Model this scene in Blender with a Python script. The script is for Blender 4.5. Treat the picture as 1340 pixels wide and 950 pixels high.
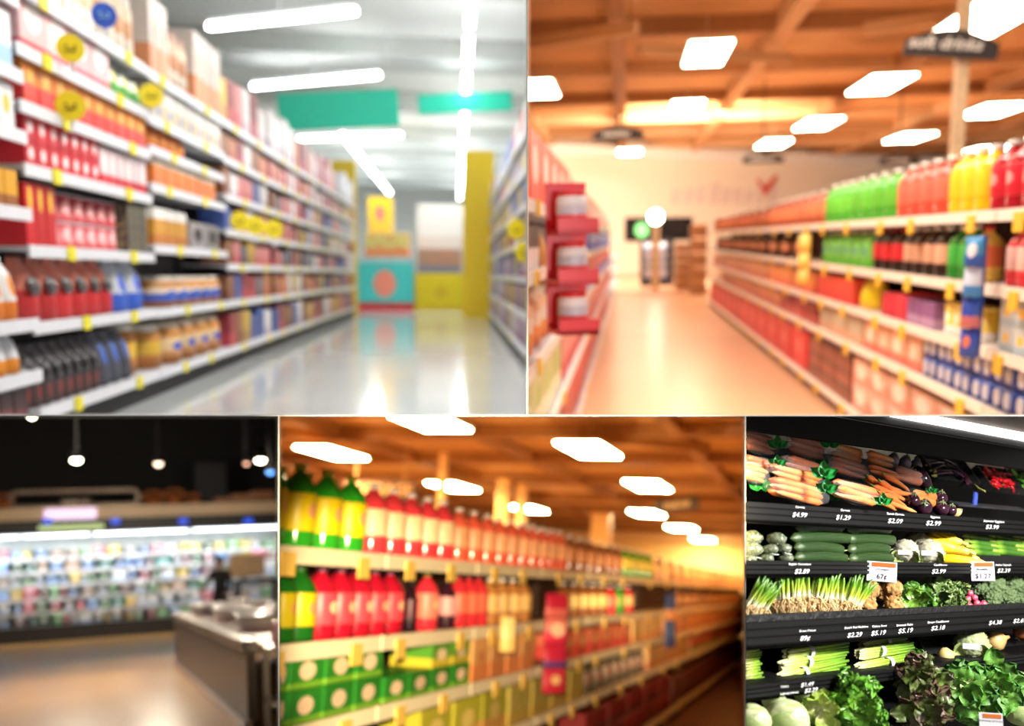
import bpy, bmesh, math, random
from mathutils import Vector, Matrix, noise as mnoise

for _o in list(bpy.data.objects):
    bpy.data.objects.remove(_o)
rng = random.Random(11)
sc = bpy.context.scene
COL = sc.collection
PI = math.pi

# ---------------------------------------------------------------- camera, world, exposure
F, CX, CY = 1300.0, 670.0, 565.0          # focal length and optical centre in pixels of the 1340 x 950 frame
FOCUS = 2.72
cam_d = bpy.data.cameras.new('camera')
cam = bpy.data.objects.new('camera', cam_d)
COL.objects.link(cam)
cam.rotation_euler = (PI / 2, 0, 0)
cam_d.sensor_width = 36.0
cam_d.lens = 36.0 * F / 1340.0
cam_d.shift_y = (CY - 475.0) / 1340.0
cam_d.clip_start, cam_d.clip_end = 0.05, 400
cam_d.dof.use_dof = True
cam_d.dof.focus_distance = FOCUS
cam_d.dof.aperture_fstop = 1.3
sc.camera = cam

world = bpy.data.worlds.new('hall_light')
sc.world = world
world.use_nodes = True
world.node_tree.nodes['Background'].inputs[0].default_value = (1.0, 0.95, 0.88, 1)
world.node_tree.nodes['Background'].inputs[1].default_value = 0.30

sc.view_settings.view_transform = 'Standard'
sc.view_settings.look = 'None'
sc.view_settings.exposure = 0.0
sc.view_settings.gamma = 1.0
sc.view_settings.use_curve_mapping = False


def area_light(name, M, sx, sy, power, col):
    l = bpy.data.lights.new(name, 'AREA')
    l.shape = 'RECTANGLE'
    l.size, l.size_y, l.energy, l.color = sx, sy, power, col
    o = bpy.data.objects.new(name, l)
    COL.objects.link(o)
    o.matrix_world = M
    return o


def spot_light(name, loc, target, power, col, angle, blend=0.5, rad=0.12):
    l = bpy.data.lights.new(name, 'SPOT')
    l.energy, l.color, l.spot_size, l.spot_blend, l.shadow_soft_size = power, col, angle, blend, rad
    o = bpy.data.objects.new(name, l)
    COL.objects.link(o)
    o.location = loc
    o.rotation_euler = (Vector(target) - Vector(loc)).to_track_quat('-Z', 'Y').to_euler()
    return o


# ---------------------------------------------------------------- rooms
def ray(x, y):
    return Vector(((x - CX) / F, 1.0, (CY - y) / F))


def project(p):
    return CX + F * p.x / p.y, CY - F * p.z / p.y


CUR = None


class Room:
    """One of the five shop interiors: an aisle direction, an eye height above its floor, and the walls that part it from its neighbours."""

    def __init__(s, vp, h, planes):
        s.d = ray(*vp).normalized()
        s.r = s.d.cross(Vector((0, 0, 1))).normalized()
        s.u = s.r.cross(s.d)
        s.h = h
        s.planes = planes
        s.items = []
        s.rot = Matrix((s.r, s.d, s.u)).transposed().to_4x4()

    def pt(s, X, Y, H):
        return s.r * X + s.d * Y + s.u * (H - s.h)

    def comp(s, x, y):
        v = ray(x, y)
        return v.dot(s.r), v.dot(s.d), v.dot(s.u)

    def onX(s, x, y, X):
        a, b, c = s.comp(x, y)
        t = X / a
        return t * b, s.h + t * c

    def onY(s, x, y, Y):
        a, b, c = s.comp(x, y)
        t = Y / b
        return t * a, s.h + t * c

    def onH(s, x, y, H):
        a, b, c = s.comp(x, y)
        t = (H - s.h) / c
        return t * a, t * b

    def M(s, X, Y, H, rz=0.0, sc_=1.0, rx=0.0, ry=0.0):
        m = Matrix.Translation(s.pt(X, Y, H)) @ s.rot @ Matrix.Rotation(rz, 4, 'Z')
        if rx:
            m = m @ Matrix.Rotation(rx, 4, 'X')
        if ry:
            m = m @ Matrix.Rotation(ry, 4, 'Y')
        if sc_ != 1.0:
            m = m @ Matrix.Scale(sc_, 4)
        return m


def left_of(x):     # keeps what lies left of pixel column x (dot with the normal >= 0)
    return Vector((-1, (x - CX) / F, 0)).normalized()


def right_of(x):
    return -left_of(x)


def above(y):
    return Vector((0, -(CY - y) / F, 1)).normalized()


def below(y):
    return -above(y)


# ---------------------------------------------------------------- materials
def lin(c):
    out = []
    for v in c:
        v /= 255.0
        out.append(v / 12.92 if v <= 0.04045 else ((v + 0.055) / 1.055) ** 2.4)
    return tuple(out) + (1.0,)


MATS = {}


def _base(name):
    m = bpy.data.materials.new(name)
    m.use_nodes = True
    nt = m.node_tree
    return m, nt, nt.nodes['Principled BSDF']


def mat(c, rough=0.5, metal=0.0, vary=0.12, scale=7.0, name='paint', bump=0.0, spec=0.5, c2=None, coord='Object', detail=3, trans=0.0):
    key = ('m', c, rough, metal, vary, scale, bump, spec, c2, coord, trans)
    if key in MATS:
        return MATS[key]
    m, nt, b = _base(name)
    tc = nt.nodes.new('ShaderNodeTexCoord')
    n = nt.nodes.new('ShaderNodeTexNoise')
    n.inputs['Scale'].default_value = scale
    n.inputs['Detail'].default_value = detail
    nt.links.new(tc.outputs[coord], n.inputs['Vector'])
    mix = nt.nodes.new('ShaderNodeMix')
    mix.data_type = 'RGBA'
    a = lin(c)
    d = lin(c2) if c2 else tuple(v * (1 - 2 * vary) for v in a[:3]) + (1,)
    rmp = nt.nodes.new('ShaderNodeMapRange')
    rmp.inputs[1].default_value, rmp.inputs[2].default_value = 0.35, 0.65
    nt.links.new(n.outputs['Fac'], rmp.inputs[0])
    nt.links.new(rmp.outputs[0], mix.inputs[0])
    mix.inputs[6].default_value, mix.inputs[7].default_value = a, d
    nt.links.new(mix.outputs[2], b.inputs['Base Color'])
    b.inputs['Roughness'].default_value = rough
    b.inputs['Metallic'].default_value = metal
    b.inputs['Specular IOR Level'].default_value = spec
    if trans:
        b.inputs['Transmission Weight'].default_value = trans
    if bump:
        bp = nt.nodes.new('ShaderNodeBump')
        bp.inputs['Strength'].default_value = bump
        bp.inputs['Distance'].default_value = 0.02
        nt.links.new(n.outputs['Fac'], bp.inputs['Height'])
        nt.links.new(bp.outputs[0], b.inputs['Normal'])
    MATS[key] = m
    return m


def glow(c, strength, name='lamp_glow'):
    key = ('e', c, strength)
    if key not in MATS:
        m, nt, b = _base(name)
        b.inputs['Base Color'].default_value = lin(c)
        b.inputs['Emission Color'].default_value = lin(c)
        b.inputs['Emission Strength'].default_value = strength
        MATS[key] = m
    return MATS[key]


def film(name='clear_film', alpha=0.16):
    key = ('film', alpha)
    if key not in MATS:
        m, nt, b = _base(name)
        tc = nt.nodes.new('ShaderNodeTexCoord')
        n = nt.nodes.new('ShaderNodeTexNoise')
        n.inputs['Scale'].default_value = 9
        nt.links.new(tc.outputs['Generated'], n.inputs['Vector'])
        bp = nt.nodes.new('ShaderNodeBump')
        bp.inputs['Strength'].default_value = 0.7
        bp.inputs['Distance'].default_value = 0.01
        nt.links.new(n.outputs['Fac'], bp.inputs['Height'])
        nt.links.new(bp.outputs[0], b.inputs['Normal'])
        b.inputs['Base Color'].default_value = (0.85, 0.85, 0.85, 1)
        b.inputs['Roughness'].default_value = 0.15
        b.inputs['Alpha'].default_value = alpha
        MATS[key] = m
    return MATS[key]


def pack(base, band=None, bz=0.3, disc=None, r=0.22, dz=0.55, asp=1.0, top=None, tz=0.85, rough=0.4, dots=0.0, dotc=None):
    """Printed packaging: a base colour, an optional lower band, upper band, round emblem and speckled print."""
    key = ('p', base, band, bz, disc, r, dz, asp, top, tz, rough, dots, dotc)
    if key in MATS:
        return MATS[key]
    m, nt, b = _base('printed_packaging')
    N, L = nt.nodes.new, nt.links.new
    tc = N('ShaderNodeTexCoord')
    sep = N('ShaderNodeSeparateXYZ')
    L(tc.outputs['Generated'], sep.inputs[0])

    def math_(op, a, v=None, c=None):
        n = N('ShaderNodeMath')
        n.operation = op
        for i, q in enumerate((a, v, c)):
            if q is None:
                continue
            if isinstance(q, (int, float)):
                n.inputs[i].default_value = q
            else:
                L(q, n.inputs[i])
        return n.outputs[0]

    def mixc(f, a, c):
        n = N('ShaderNodeMix')
        n.data_type = 'RGBA'
        L(f, n.inputs[0])
        if isinstance(a, tuple):
            n.inputs[6].default_value = a
        else:
            L(a, n.inputs[6])
        n.inputs[7].default_value = c
        return n.outputs[2]
    nz = N('ShaderNodeTexNoise')
    nz.inputs['Scale'].default_value = 5
    L(tc.outputs['Generated'], nz.inputs['Vector'])
    col = mixc(math_('MULTIPLY', nz.outputs['Fac'], 0.35), lin(base), tuple(v * 0.55 for v in lin(base)[:3]) + (1,))
    if dots:
        v = N('ShaderNodeTexVoronoi')
        v.inputs['Scale'].default_value = dots
        L(tc.outputs['Generated'], v.inputs['Vector'])
        col = mixc(math_('LESS_THAN', v.outputs['Distance'], 0.34), col, lin(dotc or (240, 235, 225)))
    if band:
        col = mixc(math_('LESS_THAN', sep.outputs[2], bz), col, lin(band))
    if top:
        col = mixc(math_('GREATER_THAN', sep.outputs[2], tz), col, lin(top))
    if disc:
        dx = math_('MULTIPLY', math_('SUBTRACT', sep.outputs[0], 0.5), asp)
        dzz = math_('SUBTRACT', sep.outputs[2], dz)
        dd = math_('SQRT', math_('ADD', math_('MULTIPLY', dx, dx), math_('MULTIPLY', dzz, dzz)))
        col = mixc(math_('LESS_THAN', dd, r), col, lin(disc))
    oi = N('ShaderNodeObjectInfo')
    hsv = N('ShaderNodeHueSaturation')
    L(col, hsv.inputs['Color'])
    L(math_('MULTIPLY_ADD', oi.outputs['Random'], 0.3, 0.85), hsv.inputs['Value'])
    L(hsv.outputs[0], b.inputs['Base Color'])
    b.inputs['Roughness'].default_value = rough
    MATS[key] = m
    return m


def ramp_mat(axis, stops, rough=0.45, name='grown_colour', streak=0.0, sscale=(1, 1, 1), bump=0.0):
    """Colour that runs along the grown length of a vegetable (generated coordinates), with optional fibres."""
    key = ('r', axis, tuple(stops), rough, streak, sscale, bump)
    if key in MATS:
        return MATS[key]
    m, nt, b = _base(name)
    N, L = nt.nodes.new, nt.links.new
    tc = N('ShaderNodeTexCoord')
    sep = N('ShaderNodeSeparateXYZ')
    L(tc.outputs['Generated'], sep.inputs[0])
    cr = N('ShaderNodeValToRGB')
    el = cr.color_ramp.elements
    while len(el) < len(stops):
        el.new(0.5)
    for e, (p, c) in zip(el, stops):
        e.position, e.color = p, lin(c)
    L(sep.outputs[axis], cr.inputs[0])
    mp = N('ShaderNodeMapping')
    mp.inputs['Scale'].default_value = sscale
    L(tc.outputs['Generated'], mp.inputs[0])
    nz = N('ShaderNodeTexNoise')
    nz.inputs['Scale'].default_value = 6
    L(mp.outputs[0], nz.inputs['Vector'])
    hsv = N('ShaderNodeHueSaturation')
    mr = N('ShaderNodeMapRange')
    mr.inputs[3].default_value, mr.inputs[4].default_value = 1 - streak, 1 + streak
    mr.inputs[1].default_value, mr.inputs[2].default_value = 0.3, 0.7
    L(nz.outputs['Fac'], mr.inputs[0])
    L(mr.outputs[0], hsv.inputs['Value'])
    L(cr.outputs[0], hsv.inputs['Color'])
    L(hsv.outputs[0], b.inputs['Base Color'])
    b.inputs['Roughness'].default_value = rough
    if bump:
        bp = N('ShaderNodeBump')
        bp.inputs['Strength'].default_value = bump
        bp.inputs['Distance'].default_value = 0.004
        L(nz.outputs['Fac'], bp.inputs['Height'])
        L(bp.outputs[0], b.inputs['Normal'])
    MATS[key] = m
    return m


# ---------------------------------------------------------------- mesh builders
MESH = {}


def mk(name, verts, faces, m, smooth=False):
    me = bpy.data.meshes.new(name)
    me.from_pydata([tuple(v) for v in verts], [], faces)
    me.update()
    if m:
        me.materials.append(m)
    if smooth:
        me.polygons.foreach_set('use_smooth', [True] * len(me.polygons))
    return me


def box_me(w, d, h, m, bev=0.0, z0=0.0):
    bev = min(bev, .45 * min(w, d, h))
    key = ('box', round(w, 3), round(d, 3), round(h, 4), m.name, round(bev, 4), round(z0, 3))
    if key in MESH:
        return MESH[key]
    bm = bmesh.new()
    bmesh.ops.create_cube(bm, size=1.0)
    for v in bm.verts:
        v.co = Vector((v.co.x * w, v.co.y * d, (v.co.z + 0.5) * h + z0))
    if bev > 0:
        bmesh.ops.bevel(bm, geom=list(bm.edges), offset=bev, segments=1, affect='EDGES')
    me = bpy.data.meshes.new('box')
    bm.to_mesh(me)
    bm.free()
    me.materials.append(m)
    MESH[key] = me
    return me


def loft_me(rings, m, seg=14, cap=True, smooth=True, name='loft'):
    """rings: (z, rx, ry, dx, dy) ellipses stacked along z."""
    vs, fs = [], []
    for rg in rings:
        z, rx, ry = rg[:3]
        dx, dy = (rg[3], rg[4]) if len(rg) > 3 else (0, 0)
        for i in range(seg):
            a = 2 * PI * i / seg
            vs.append((dx + rx * math.cos(a), dy + ry * math.sin(a), z))
    for k in range(len(rings) - 1):
        for i in range(seg):
            j = (i + 1) % seg
            fs.append((k * seg + i, k * seg + j, (k + 1) * seg + j, (k + 1) * seg + i))
    if cap:
        fs.append(tuple(reversed(range(seg))))
        n = (len(rings) - 1) * seg
        fs.append(tuple(range(n, n + seg)))
    return mk(name, vs, fs, m, smooth)


def lathe_me(prof, m, seg=14, smooth=True, name='lathe'):
    return loft_me([(z, r, r) for r, z in prof], m, seg, True, smooth, name)


def sweep(points, radii, seg=8, cap=True, flat=1.0):
    """tube along points; returns verts, faces"""
    vs, fs = [], []
    n = len(points)
    ref = None
    for k, p in enumerate(points):
        p = Vector(p)
        t = (Vector(points[min(k + 1, n - 1)]) - Vector(points[max(k - 1, 0)])).normalized()
        if ref is None:
            ref = Vector((0, 0, 1)) if abs(t.z) < 0.9 else Vector((1, 0, 0))
        a = (ref - t * ref.dot(t)).normalized()
        b = t.cross(a)
        ref = a
        for i in range(seg):
            th = 2 * PI * i / seg
            vs.append(p + (a * math.cos(th) + b * math.sin(th) * flat) * radii[k])
    for k in range(n - 1):
        for i in range(seg):
            j = (i + 1) % seg
            fs.append((k * seg + i, k * seg + j, (k + 1) * seg + j, (k + 1) * seg + i))
    if cap:
        fs.append(tuple(reversed(range(seg))))
        fs.append(tuple(range((n - 1) * seg, n * seg)))
    return vs, fs


def join(parts):
    vs, fs = [], []
    for v, f in parts:
        o = len(vs)
        vs += list(v)
        fs += [tuple(i + o for i in q) for q in f]
    return vs, fs


def blob_me(rx, ry, rz, m, amp=0.0, freq=1.0, sub=3, kind='noise', seed=0, name='blob', floor=None):
    bm = bmesh.new()
    bmesh.ops.create_icosphere(bm, subdivisions=sub, radius=1.0)
    for v in bm.verts:
        n = v.co.normalized()
        q = n * freq + Vector((seed * 7.1, seed * 3.3, seed))
        if kind == 'cell':
            d = mnoise.voronoi(q)[0][0]
            k = 1 + amp * (0.55 - d)
        else:
            k = 1 + amp * mnoise.noise(q) + amp * 0.5 * mnoise.noise(q * 2.3)
        v.co = Vector((n.x * rx * k, n.y * ry * k, n.z * rz * k))
    me = bpy.data.meshes.new(name)
    bm.to_mesh(me)
    bm.free()
    me.materials.append(m)
    me.polygons.foreach_set('use_smooth', [True] * len(me.polygons))
    return me


def text_me(s, size, m, extrude=0.0, align='CENTER', shear=0.0, bold=0.0):
    key = ('txt', s, size, m.name, extrude, align, shear, bold)
    if key in MESH:
        return MESH[key]
    cu = bpy.data.curves.new('lettering', 'FONT')
    cu.body, cu.size, cu.extrude, cu.align_x, cu.shear, cu.offset = s, size, extrude, align, shear, bold
    cu.resolution_u = 3
    o = bpy.data.objects.new('lettering', cu)
    tmp = bpy.data.scenes.new('type_case')
    tmp.collection.objects.link(o)
    vl = tmp.view_layers[0]
    vl.update()
    me = bpy.data.meshes.new_from_object(o.evaluated_get(vl.depsgraph))
    bpy.data.objects.remove(o)
    bpy.data.scenes.remove(tmp)
    # letters stand upright in the local xz plane and face -y
    me.transform(Matrix.Rotation(PI / 2, 4, 'X'))
    me.materials.clear()
    me.materials.append(m)
    MESH[key] = me
    return me


def marks_me(w, h, m, seed=1, n=7):
    """lettering too blurred to read in the photograph: a line of small upright marks"""
    rr = random.Random(seed)
    vs, fs, x = [], [], -w / 2
    step = w / n
    for i in range(n):
        bw, bh = step * rr.uniform(.55, .8), h * rr.uniform(.6, 1.0)
        o = len(vs)
        for yy in (0, -.01 * w):
            vs += [(x, yy, 0), (x + bw, yy, 0), (x + bw + h * .12, yy, bh), (x + h * .12, yy, bh)]
        fs += [tuple(o + q for q in f) for f in ((4, 5, 6, 7), (3, 2, 1, 0), (0, 1, 5, 4), (1, 2, 6, 5), (2, 3, 7, 6), (3, 0, 4, 7))]
        x += step
    return mk('marks', vs, fs, m)


# ---------------------------------------------------------------- objects
WM = {}
THINGS = []      # (object, description, place, category, group)


def new(name, data, M, parent=None):
    o = bpy.data.objects.new(name, data)
    COL.objects.link(o)
    if parent is None:
        o.matrix_world = M
    else:
        o.parent = parent
        o.matrix_parent_inverse = WM[parent.name].inverted()
        o.matrix_basis = M
    WM[o.name] = M
    if CUR is not None:
        CUR.items.append(o.name)
    return o


def thing(o, desc, place, cat, group=None):
    THINGS.append((o.name, desc, place, cat, group))
    return o


def struct(name, data, M=Matrix.Identity(4), parent=None):
    o = new(name, data, M, parent)
    if parent is None:
        o['kind'] = 'structure'
    return o


class Proto:
    def __init__(s, name, mesh, parts=()):
        s.name, s.mesh, s.parts = name, mesh, list(parts)      # parts: (name, mesh, [subparts (name, mesh)])


def put(proto, M, desc, place, cat, group=None):
    o = new(proto.name, proto.mesh, M)
    for p in proto.parts:
        c = new(p[0], p[1], M, o)
        if len(p) > 2:
            for q in p[2]:
                new(q[0], q[1], M, c)
    return thing(o, desc, place, cat, group)


def rbox(R, name, xs, ys, zs, m, parent=None, bev=0.0):
    w, d, h = xs[1] - xs[0], ys[1] - ys[0], zs[1] - zs[0]
    return new(name, box_me(w, d, h, m, bev), R.M((xs[0] + xs[1]) / 2, (ys[0] + ys[1]) / 2, zs[0]), parent)


def empty(name, M):
    return new(name, None, M)


# ---------------------------------------------------------------- goods (front faces local -y, base at z = 0)
def p_carton(w, d, h, m=None, name='carton', **k):
    return Proto(name, box_me(w, d, h, m, min(w, d, h) * 0.03))


def p_bag(w, d, h, m=None, name='bag', window=None, **k):
    rings = [(0, w * .46, d * .42), (h * .05, w * .5, d * .5), (h * .35, w * .49, d * .5), (h * .7, w * .47, d * .36), (h * .88, w * .46, d * .12),
             (h * .92, w * .47, d * .05), (h, w * .47, d * .04)]
    parts = []
    if window:
        parts.append(('window_panel', loft_me([(h * .42, w * .24, d * .01, 0, -d * .47), (h * .5, w * .34, d * .03, 0, -d * .46), (h * .62, w * .34, d * .03, 0, -d * .42), (h * .7, w * .2, d * .02, 0, -d * .37)], window, 10)))
    return Proto(name, loft_me(rings, m, 12), parts)


def p_bottle(w, d, h, body=None, label=None, cap=None, dia=None, name='bottle', **k):
    r = (dia or min(w, d)) / 2
    prof = [(r * .8, 0), (r * .97, h * .03), (r, h * .08), (r * .98, h * .3), (r * .94, h * .42), (r, h * .55), (r * .98, h * .68), (r * .76, h * .79), (r * .42, h * .87), (r * .27, h * .91), (r * .27, h * .94)]
    cp = [(r * .33, h * .93), (r * .35, h * .94), (r * .35, h * .995), (r * .3, h)]
    lb = [(r * 1.012, h * .21), (r * 1.025, h * .22), (r * 1.025, h * .64), (r * 1.012, h * .65)]
    return Proto(name, lathe_me(prof, body), [('label', lathe_me(lb, label)), ('cap', lathe_me(cp, cap, 10))])


def p_jar(w, d, h, body=None, label=None, lid=None, name='jar', **k):
    r = min(w, d) / 2
    prof = [(r * .85, 0), (r, h * .05), (r, h * .78), (r * .88, h * .86), (r * .8, h * .88)]
    return Proto(name, lathe_me(prof, body), [('lid', lathe_me([(r * .86, h * .86), (r * .88, h * .87), (r * .88, h), (r * .84, h)], lid)),
                                             ('label', lathe_me([(r * 1.005, h * .2), (r * 1.015, h * .21), (r * 1.015, h * .62), (r * 1.005, h * .63)], label))])


def p_tin(w, d, h, m=None, lid=None, name='tin', **k):
    r = min(w, d) / 2
    prof = [(r * .97, 0), (r, h * .03), (r * .97, h * .06), (r * .97, h * .94)]
    return Proto(name, lathe_me(prof, m), [('lid', lathe_me([(r * .99, h * .94), (r, h * .96), (r, h * .99), (r * .9, h)], lid or mat((200, 200, 205), .3, .6)))])


def p_canpack(w, d, h, m=None, disc=None, can=None, name='can_pack', **k):
    body = box_me(w, d, h * .93, m, min(w, d, h) * .08)
    parts = []
    n = 2
    for i in range(n):
        x = (i + .5) / n * w - w / 2
        r = min(w / n, h) * .34
        vs, fs = sweep([(x, -d / 2 - .012, h * .5), (x, -d / 2 + .005, h * .5)], [r, r], 14)
        parts.append(('emblem', mk('emblem', vs, fs, disc)))
    parts.append(('top_flap', box_me(w * .8, d * .5, h * .05, m, 0, h * .93)))
    return Proto(name, body, parts)


def p_tray(w, d, h, m=None, film_m=None, lid=None, name='tub', **k):
    rings = [(0, w * .4, d * .4), (h * .08, w * .43, d * .43), (h * .8, w * .48, d * .48), (h * .84, w * .5, d * .5)]
    return Proto(name, loft_me(rings, m, 16), [('lid', loft_me([(h * .84, w * .52, d * .52), (h * .95, w * .52, d * .52), (h, w * .46, d * .46)], lid, 16))])


KIND = dict(carton=p_carton, bag=p_bag, bottle=p_bottle, jar=p_jar, tin=p_tin, canpack=p_canpack, tub=p_tray)
PROTO = {}


def proto(kind, w, d, h, **kw):
    key = (kind, round(w, 2), round(d, 2), round(h, 3)) + tuple(sorted((a, getattr(b, 'name', b)) for a, b in kw.items()))
    if key not in PROTO:
        PROTO[key] = KIND[kind](round(w, 2), round(d, 2), h, **kw)
    return PROTO[key]


def row(R, X, H, p0, p1, kind, n, desc, place, cat, h, dep=.4, tiers=1, back=.05, yr=None, gap=.07, rows=1, jit=.012, maxw=1.6, **kw):
    """a row of goods along the aisle on the shelf at height H whose front edge is at X; p0, p1: pixel columns it spans at the shelf front"""
    side = -1 if X < 0 else 1
    yr = yr or project(R.pt(X, 20, H))[1]
    Ya, Yb = sorted((R.onX(p0, yr, X)[0], R.onX(p1, yr, X)[0]))
    n = max(n, math.ceil((Yb - Ya) / maxw))
    pitch = (Yb - Ya) / n
    w = pitch * (1 - gap)
    if 'dia' in kw:
        dep = kw['dia']
        w = min(w, dep)
    if kind == 'carton':
        kw.setdefault('name', cat.replace(' ', '_'))
    P = proto(kind, w, dep, h, **kw)
    rz = PI / 2 if side < 0 else -PI / 2
    for q in range(rows):
        for i in range(n):
            for t in range(tiers):
                Y = Ya + (i + .5 + (.5 if q % 2 else 0)) * pitch
                dd = desc
                if tiers == 2:
                    dd = ('upper ' if t else 'lower ') + desc
                elif tiers > 2:
                    dd = ['lowest ', 'middle ', 'uppermost '][t] + desc
                if q:
                    dd = 'rear ' + desc
                put(P, R.M(X + side * (dep / 2 + back + q * dep * 1.05), Y, H + t * (h + .004) + .001, rz + rng.uniform(-jit, jit)), dd, place, cat, desc + ' ' + place)


def rowx(R, Y, H, p0, p1, kind, n, desc, place, cat, h, dep=.3, back=.05, gap=.07, jit=.03, **kw):
    """a row of goods across the view on a shelf whose front edge is at depth Y"""
    yr = project(R.pt(0, Y, H))[1]
    Xa, Xb = R.onY(p0, yr, Y)[0], R.onY(p1, yr, Y)[0]
    pitch = (Xb - Xa) / n
    P = proto(kind, pitch * (1 - gap), dep, h, **kw)
    for i in range(n):
        put(P, R.M(Xa + (i + .5) * pitch, Y + dep / 2 + back, H + .001, rng.uniform(-jit, jit)), desc, place, cat, desc + ' ' + place)


def bay(R, X, Y0, Y1, heights, dep, desc, place, board, edge, panel, eh=.085, kick=.26, top=None, tag=None, ntag=2, tagw=.16, tagh=.12, tagdrop=.5, kickm=None):
    """a shelving bay along the aisle: back panel, uprights, base, shelves (with edge strip and price tags)"""
    sgn = -1 if X < 0 else 1
    g = empty('shelving_bay', R.M(X + sgn * dep / 2, (Y0 + Y1) / 2, 0))
    thing(g, desc, place, 'shelving')

    def b(name, x0, x1, y0, y1, z0, z1, m, par):
        xs = sorted((X + sgn * x0, X + sgn * x1))
        return rbox(R, name, xs, (y0, y1), (z0, z1), m, par)
    top = top or heights[-1] + .3
    b('back_panel', dep, dep + .04, Y0, Y1, 0, top, panel, g)
    b('base', .08, dep, Y0, Y1, 0, min(heights) - .03, kickm or panel, g)
    for y in (Y0, Y1 - .04):
        b('upright', dep - .1, dep - .002, y, y + .04, 0, top, panel, g)
    for H in heights:
        s = b('shelf', .012, dep, Y0 + .01, Y1 - .01, H - .035, H, board, g)
        b('edge_strip', -.012, .012, Y0 + .01, Y1 - .01, H - eh, H + .012, edge, s)
        if tag:
            for k in range(ntag):
                y = Y0 + (k + .3 + .4 * rng.random()) * (Y1 - Y0) / ntag
                z = H - eh * .5
                b('price_tag', -.03, -.014, y - tagw / 2, y + tagw / 2, z - tagh * tagdrop, z + tagh * (1 - tagdrop), tag, s)
    return g


def lamp(R, X, Y, H, lx, ly, em, house, desc, place, rz=0.0, rod=None, tube=False):
    o = new('ceiling_lamp', box_me(lx * .4 if tube and lx < ly else lx + (0 if tube else .06), ly * .4 if tube and ly < lx else ly + (0 if tube else .06), .08, house), R.M(X, Y, H + (.13 if tube else .05), rz))
    new('diffuser', box_me(lx, ly, .13 if tube else .05, em, .03 if tube else 0), R.M(X, Y, H, rz), o)
    if rod:
        new('hanger', box_me(.03, .03, rod, house), R.M(X, Y, H + .11, rz), o)
    return thing(o, desc, place, 'lamp', 'ceiling lamps ' + place)


def wall_quad(name, edge_a, edge_b, z0, z1, m):
    """dividing wall between two rooms, from its front edge at z0 back to z1"""
    a, b = ray(*edge_a), ray(*edge_b)
    return struct(name, mk(name, [a * z0, b * z0, b * z1, a * z1], [(0, 1, 2, 3)], m))

# ---------------------------------------------------------------- the five rooms and the walls between them
R1 = Room((596, 358), 1.4, [left_of(689.2), above(543.2)])
R2 = Room((822, 312), 2.2, [right_of(690.8), above(543.2)])
R3 = Room((95, 748), 1.5, [below(544.8), left_of(363.8)])
R4 = Room((1090, 778), 2.8, [below(544.8), right_of(365.4), left_of(974.6)])
R5 = Room((2280, 748), 1.0, [below(544.8), right_of(976.2)])

cool_wall = mat((205, 208, 208), .7, name='cool_plaster')
warm_wall = mat((214, 178, 140), .7, name='warm_plaster')
amber_wall = mat((176, 128, 78), .7, name='amber_plaster')
dark_wall = mat((60, 52, 48), .8, name='dark_plaster')
black_wall = mat((14, 14, 15), .8, name='black_plaster')
line_m = mat((150, 150, 150), .6, name='divider_paint')

wall_quad('wall_right', (689.4, -260), (689.4, 543.4), 2.34, 90, cool_wall)
wall_quad('wall_bottom', (-120, 543.4), (689.4, 543.4), 2.34, 90, cool_wall)
wall_quad('wall_left', (690.6, -260), (690.6, 543.4), 2.34, 100, warm_wall)
wall_quad('wall_bottom', (690.6, 543.4), (1460, 543.4), 2.34, 100, warm_wall)
wall_quad('wall_top', (-120, 544.6), (363.9, 544.6), 2.34, 40, black_wall)
wall_quad('wall_right', (363.9, 544.6), (363.9, 1040), 2.34, 40, dark_wall)
wall_quad('wall_top', (365.1, 544.6), (974.9, 544.6), 2.34, 96, amber_wall)
wall_quad('wall_left', (365.1, 544.6), (365.1, 1040), 2.34, 80, amber_wall)
wall_quad('wall_right', (974.9, 544.6), (974.9, 1040), 2.34, 80, amber_wall)
wall_quad('wall_left', (976.1, 544.6), (976.1, 1040), 2.34, 5, black_wall)
wall_quad('wall_top', (976.1, 544.6), (1400, 544.6), 2.34, 5, black_wall)


def divider(name, a, b, z=2.33, w=.9):
    pa, pb = ray(*a) * z, ray(*b) * z
    hw = w / F * z / 2
    horiz = abs(a[0] - b[0]) > abs(a[1] - b[1])
    o = Vector((0, 0, hw)) if horiz else Vector((hw, 0, 0))
    y = Vector((0, .006, 0))
    vs = [pa - o, pb - o, pb + o, pa + o, pa - o + y, pb - o + y, pb + o + y, pa + o + y]
    struct(name, mk(name, vs, [(0, 1, 2, 3), (7, 6, 5, 4), (0, 4, 5, 1), (1, 5, 6, 2), (2, 6, 7, 3), (3, 7, 4, 0)], line_m))


divider('trim_1', (-80, 544), (1420, 544))
divider('trim_2', (690, -80), (690, 543.4))
divider('trim_3', (364.5, 544.6), (364.5, 1020))
divider('trim_4', (975.5, 544.6), (975.5, 1020))

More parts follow.
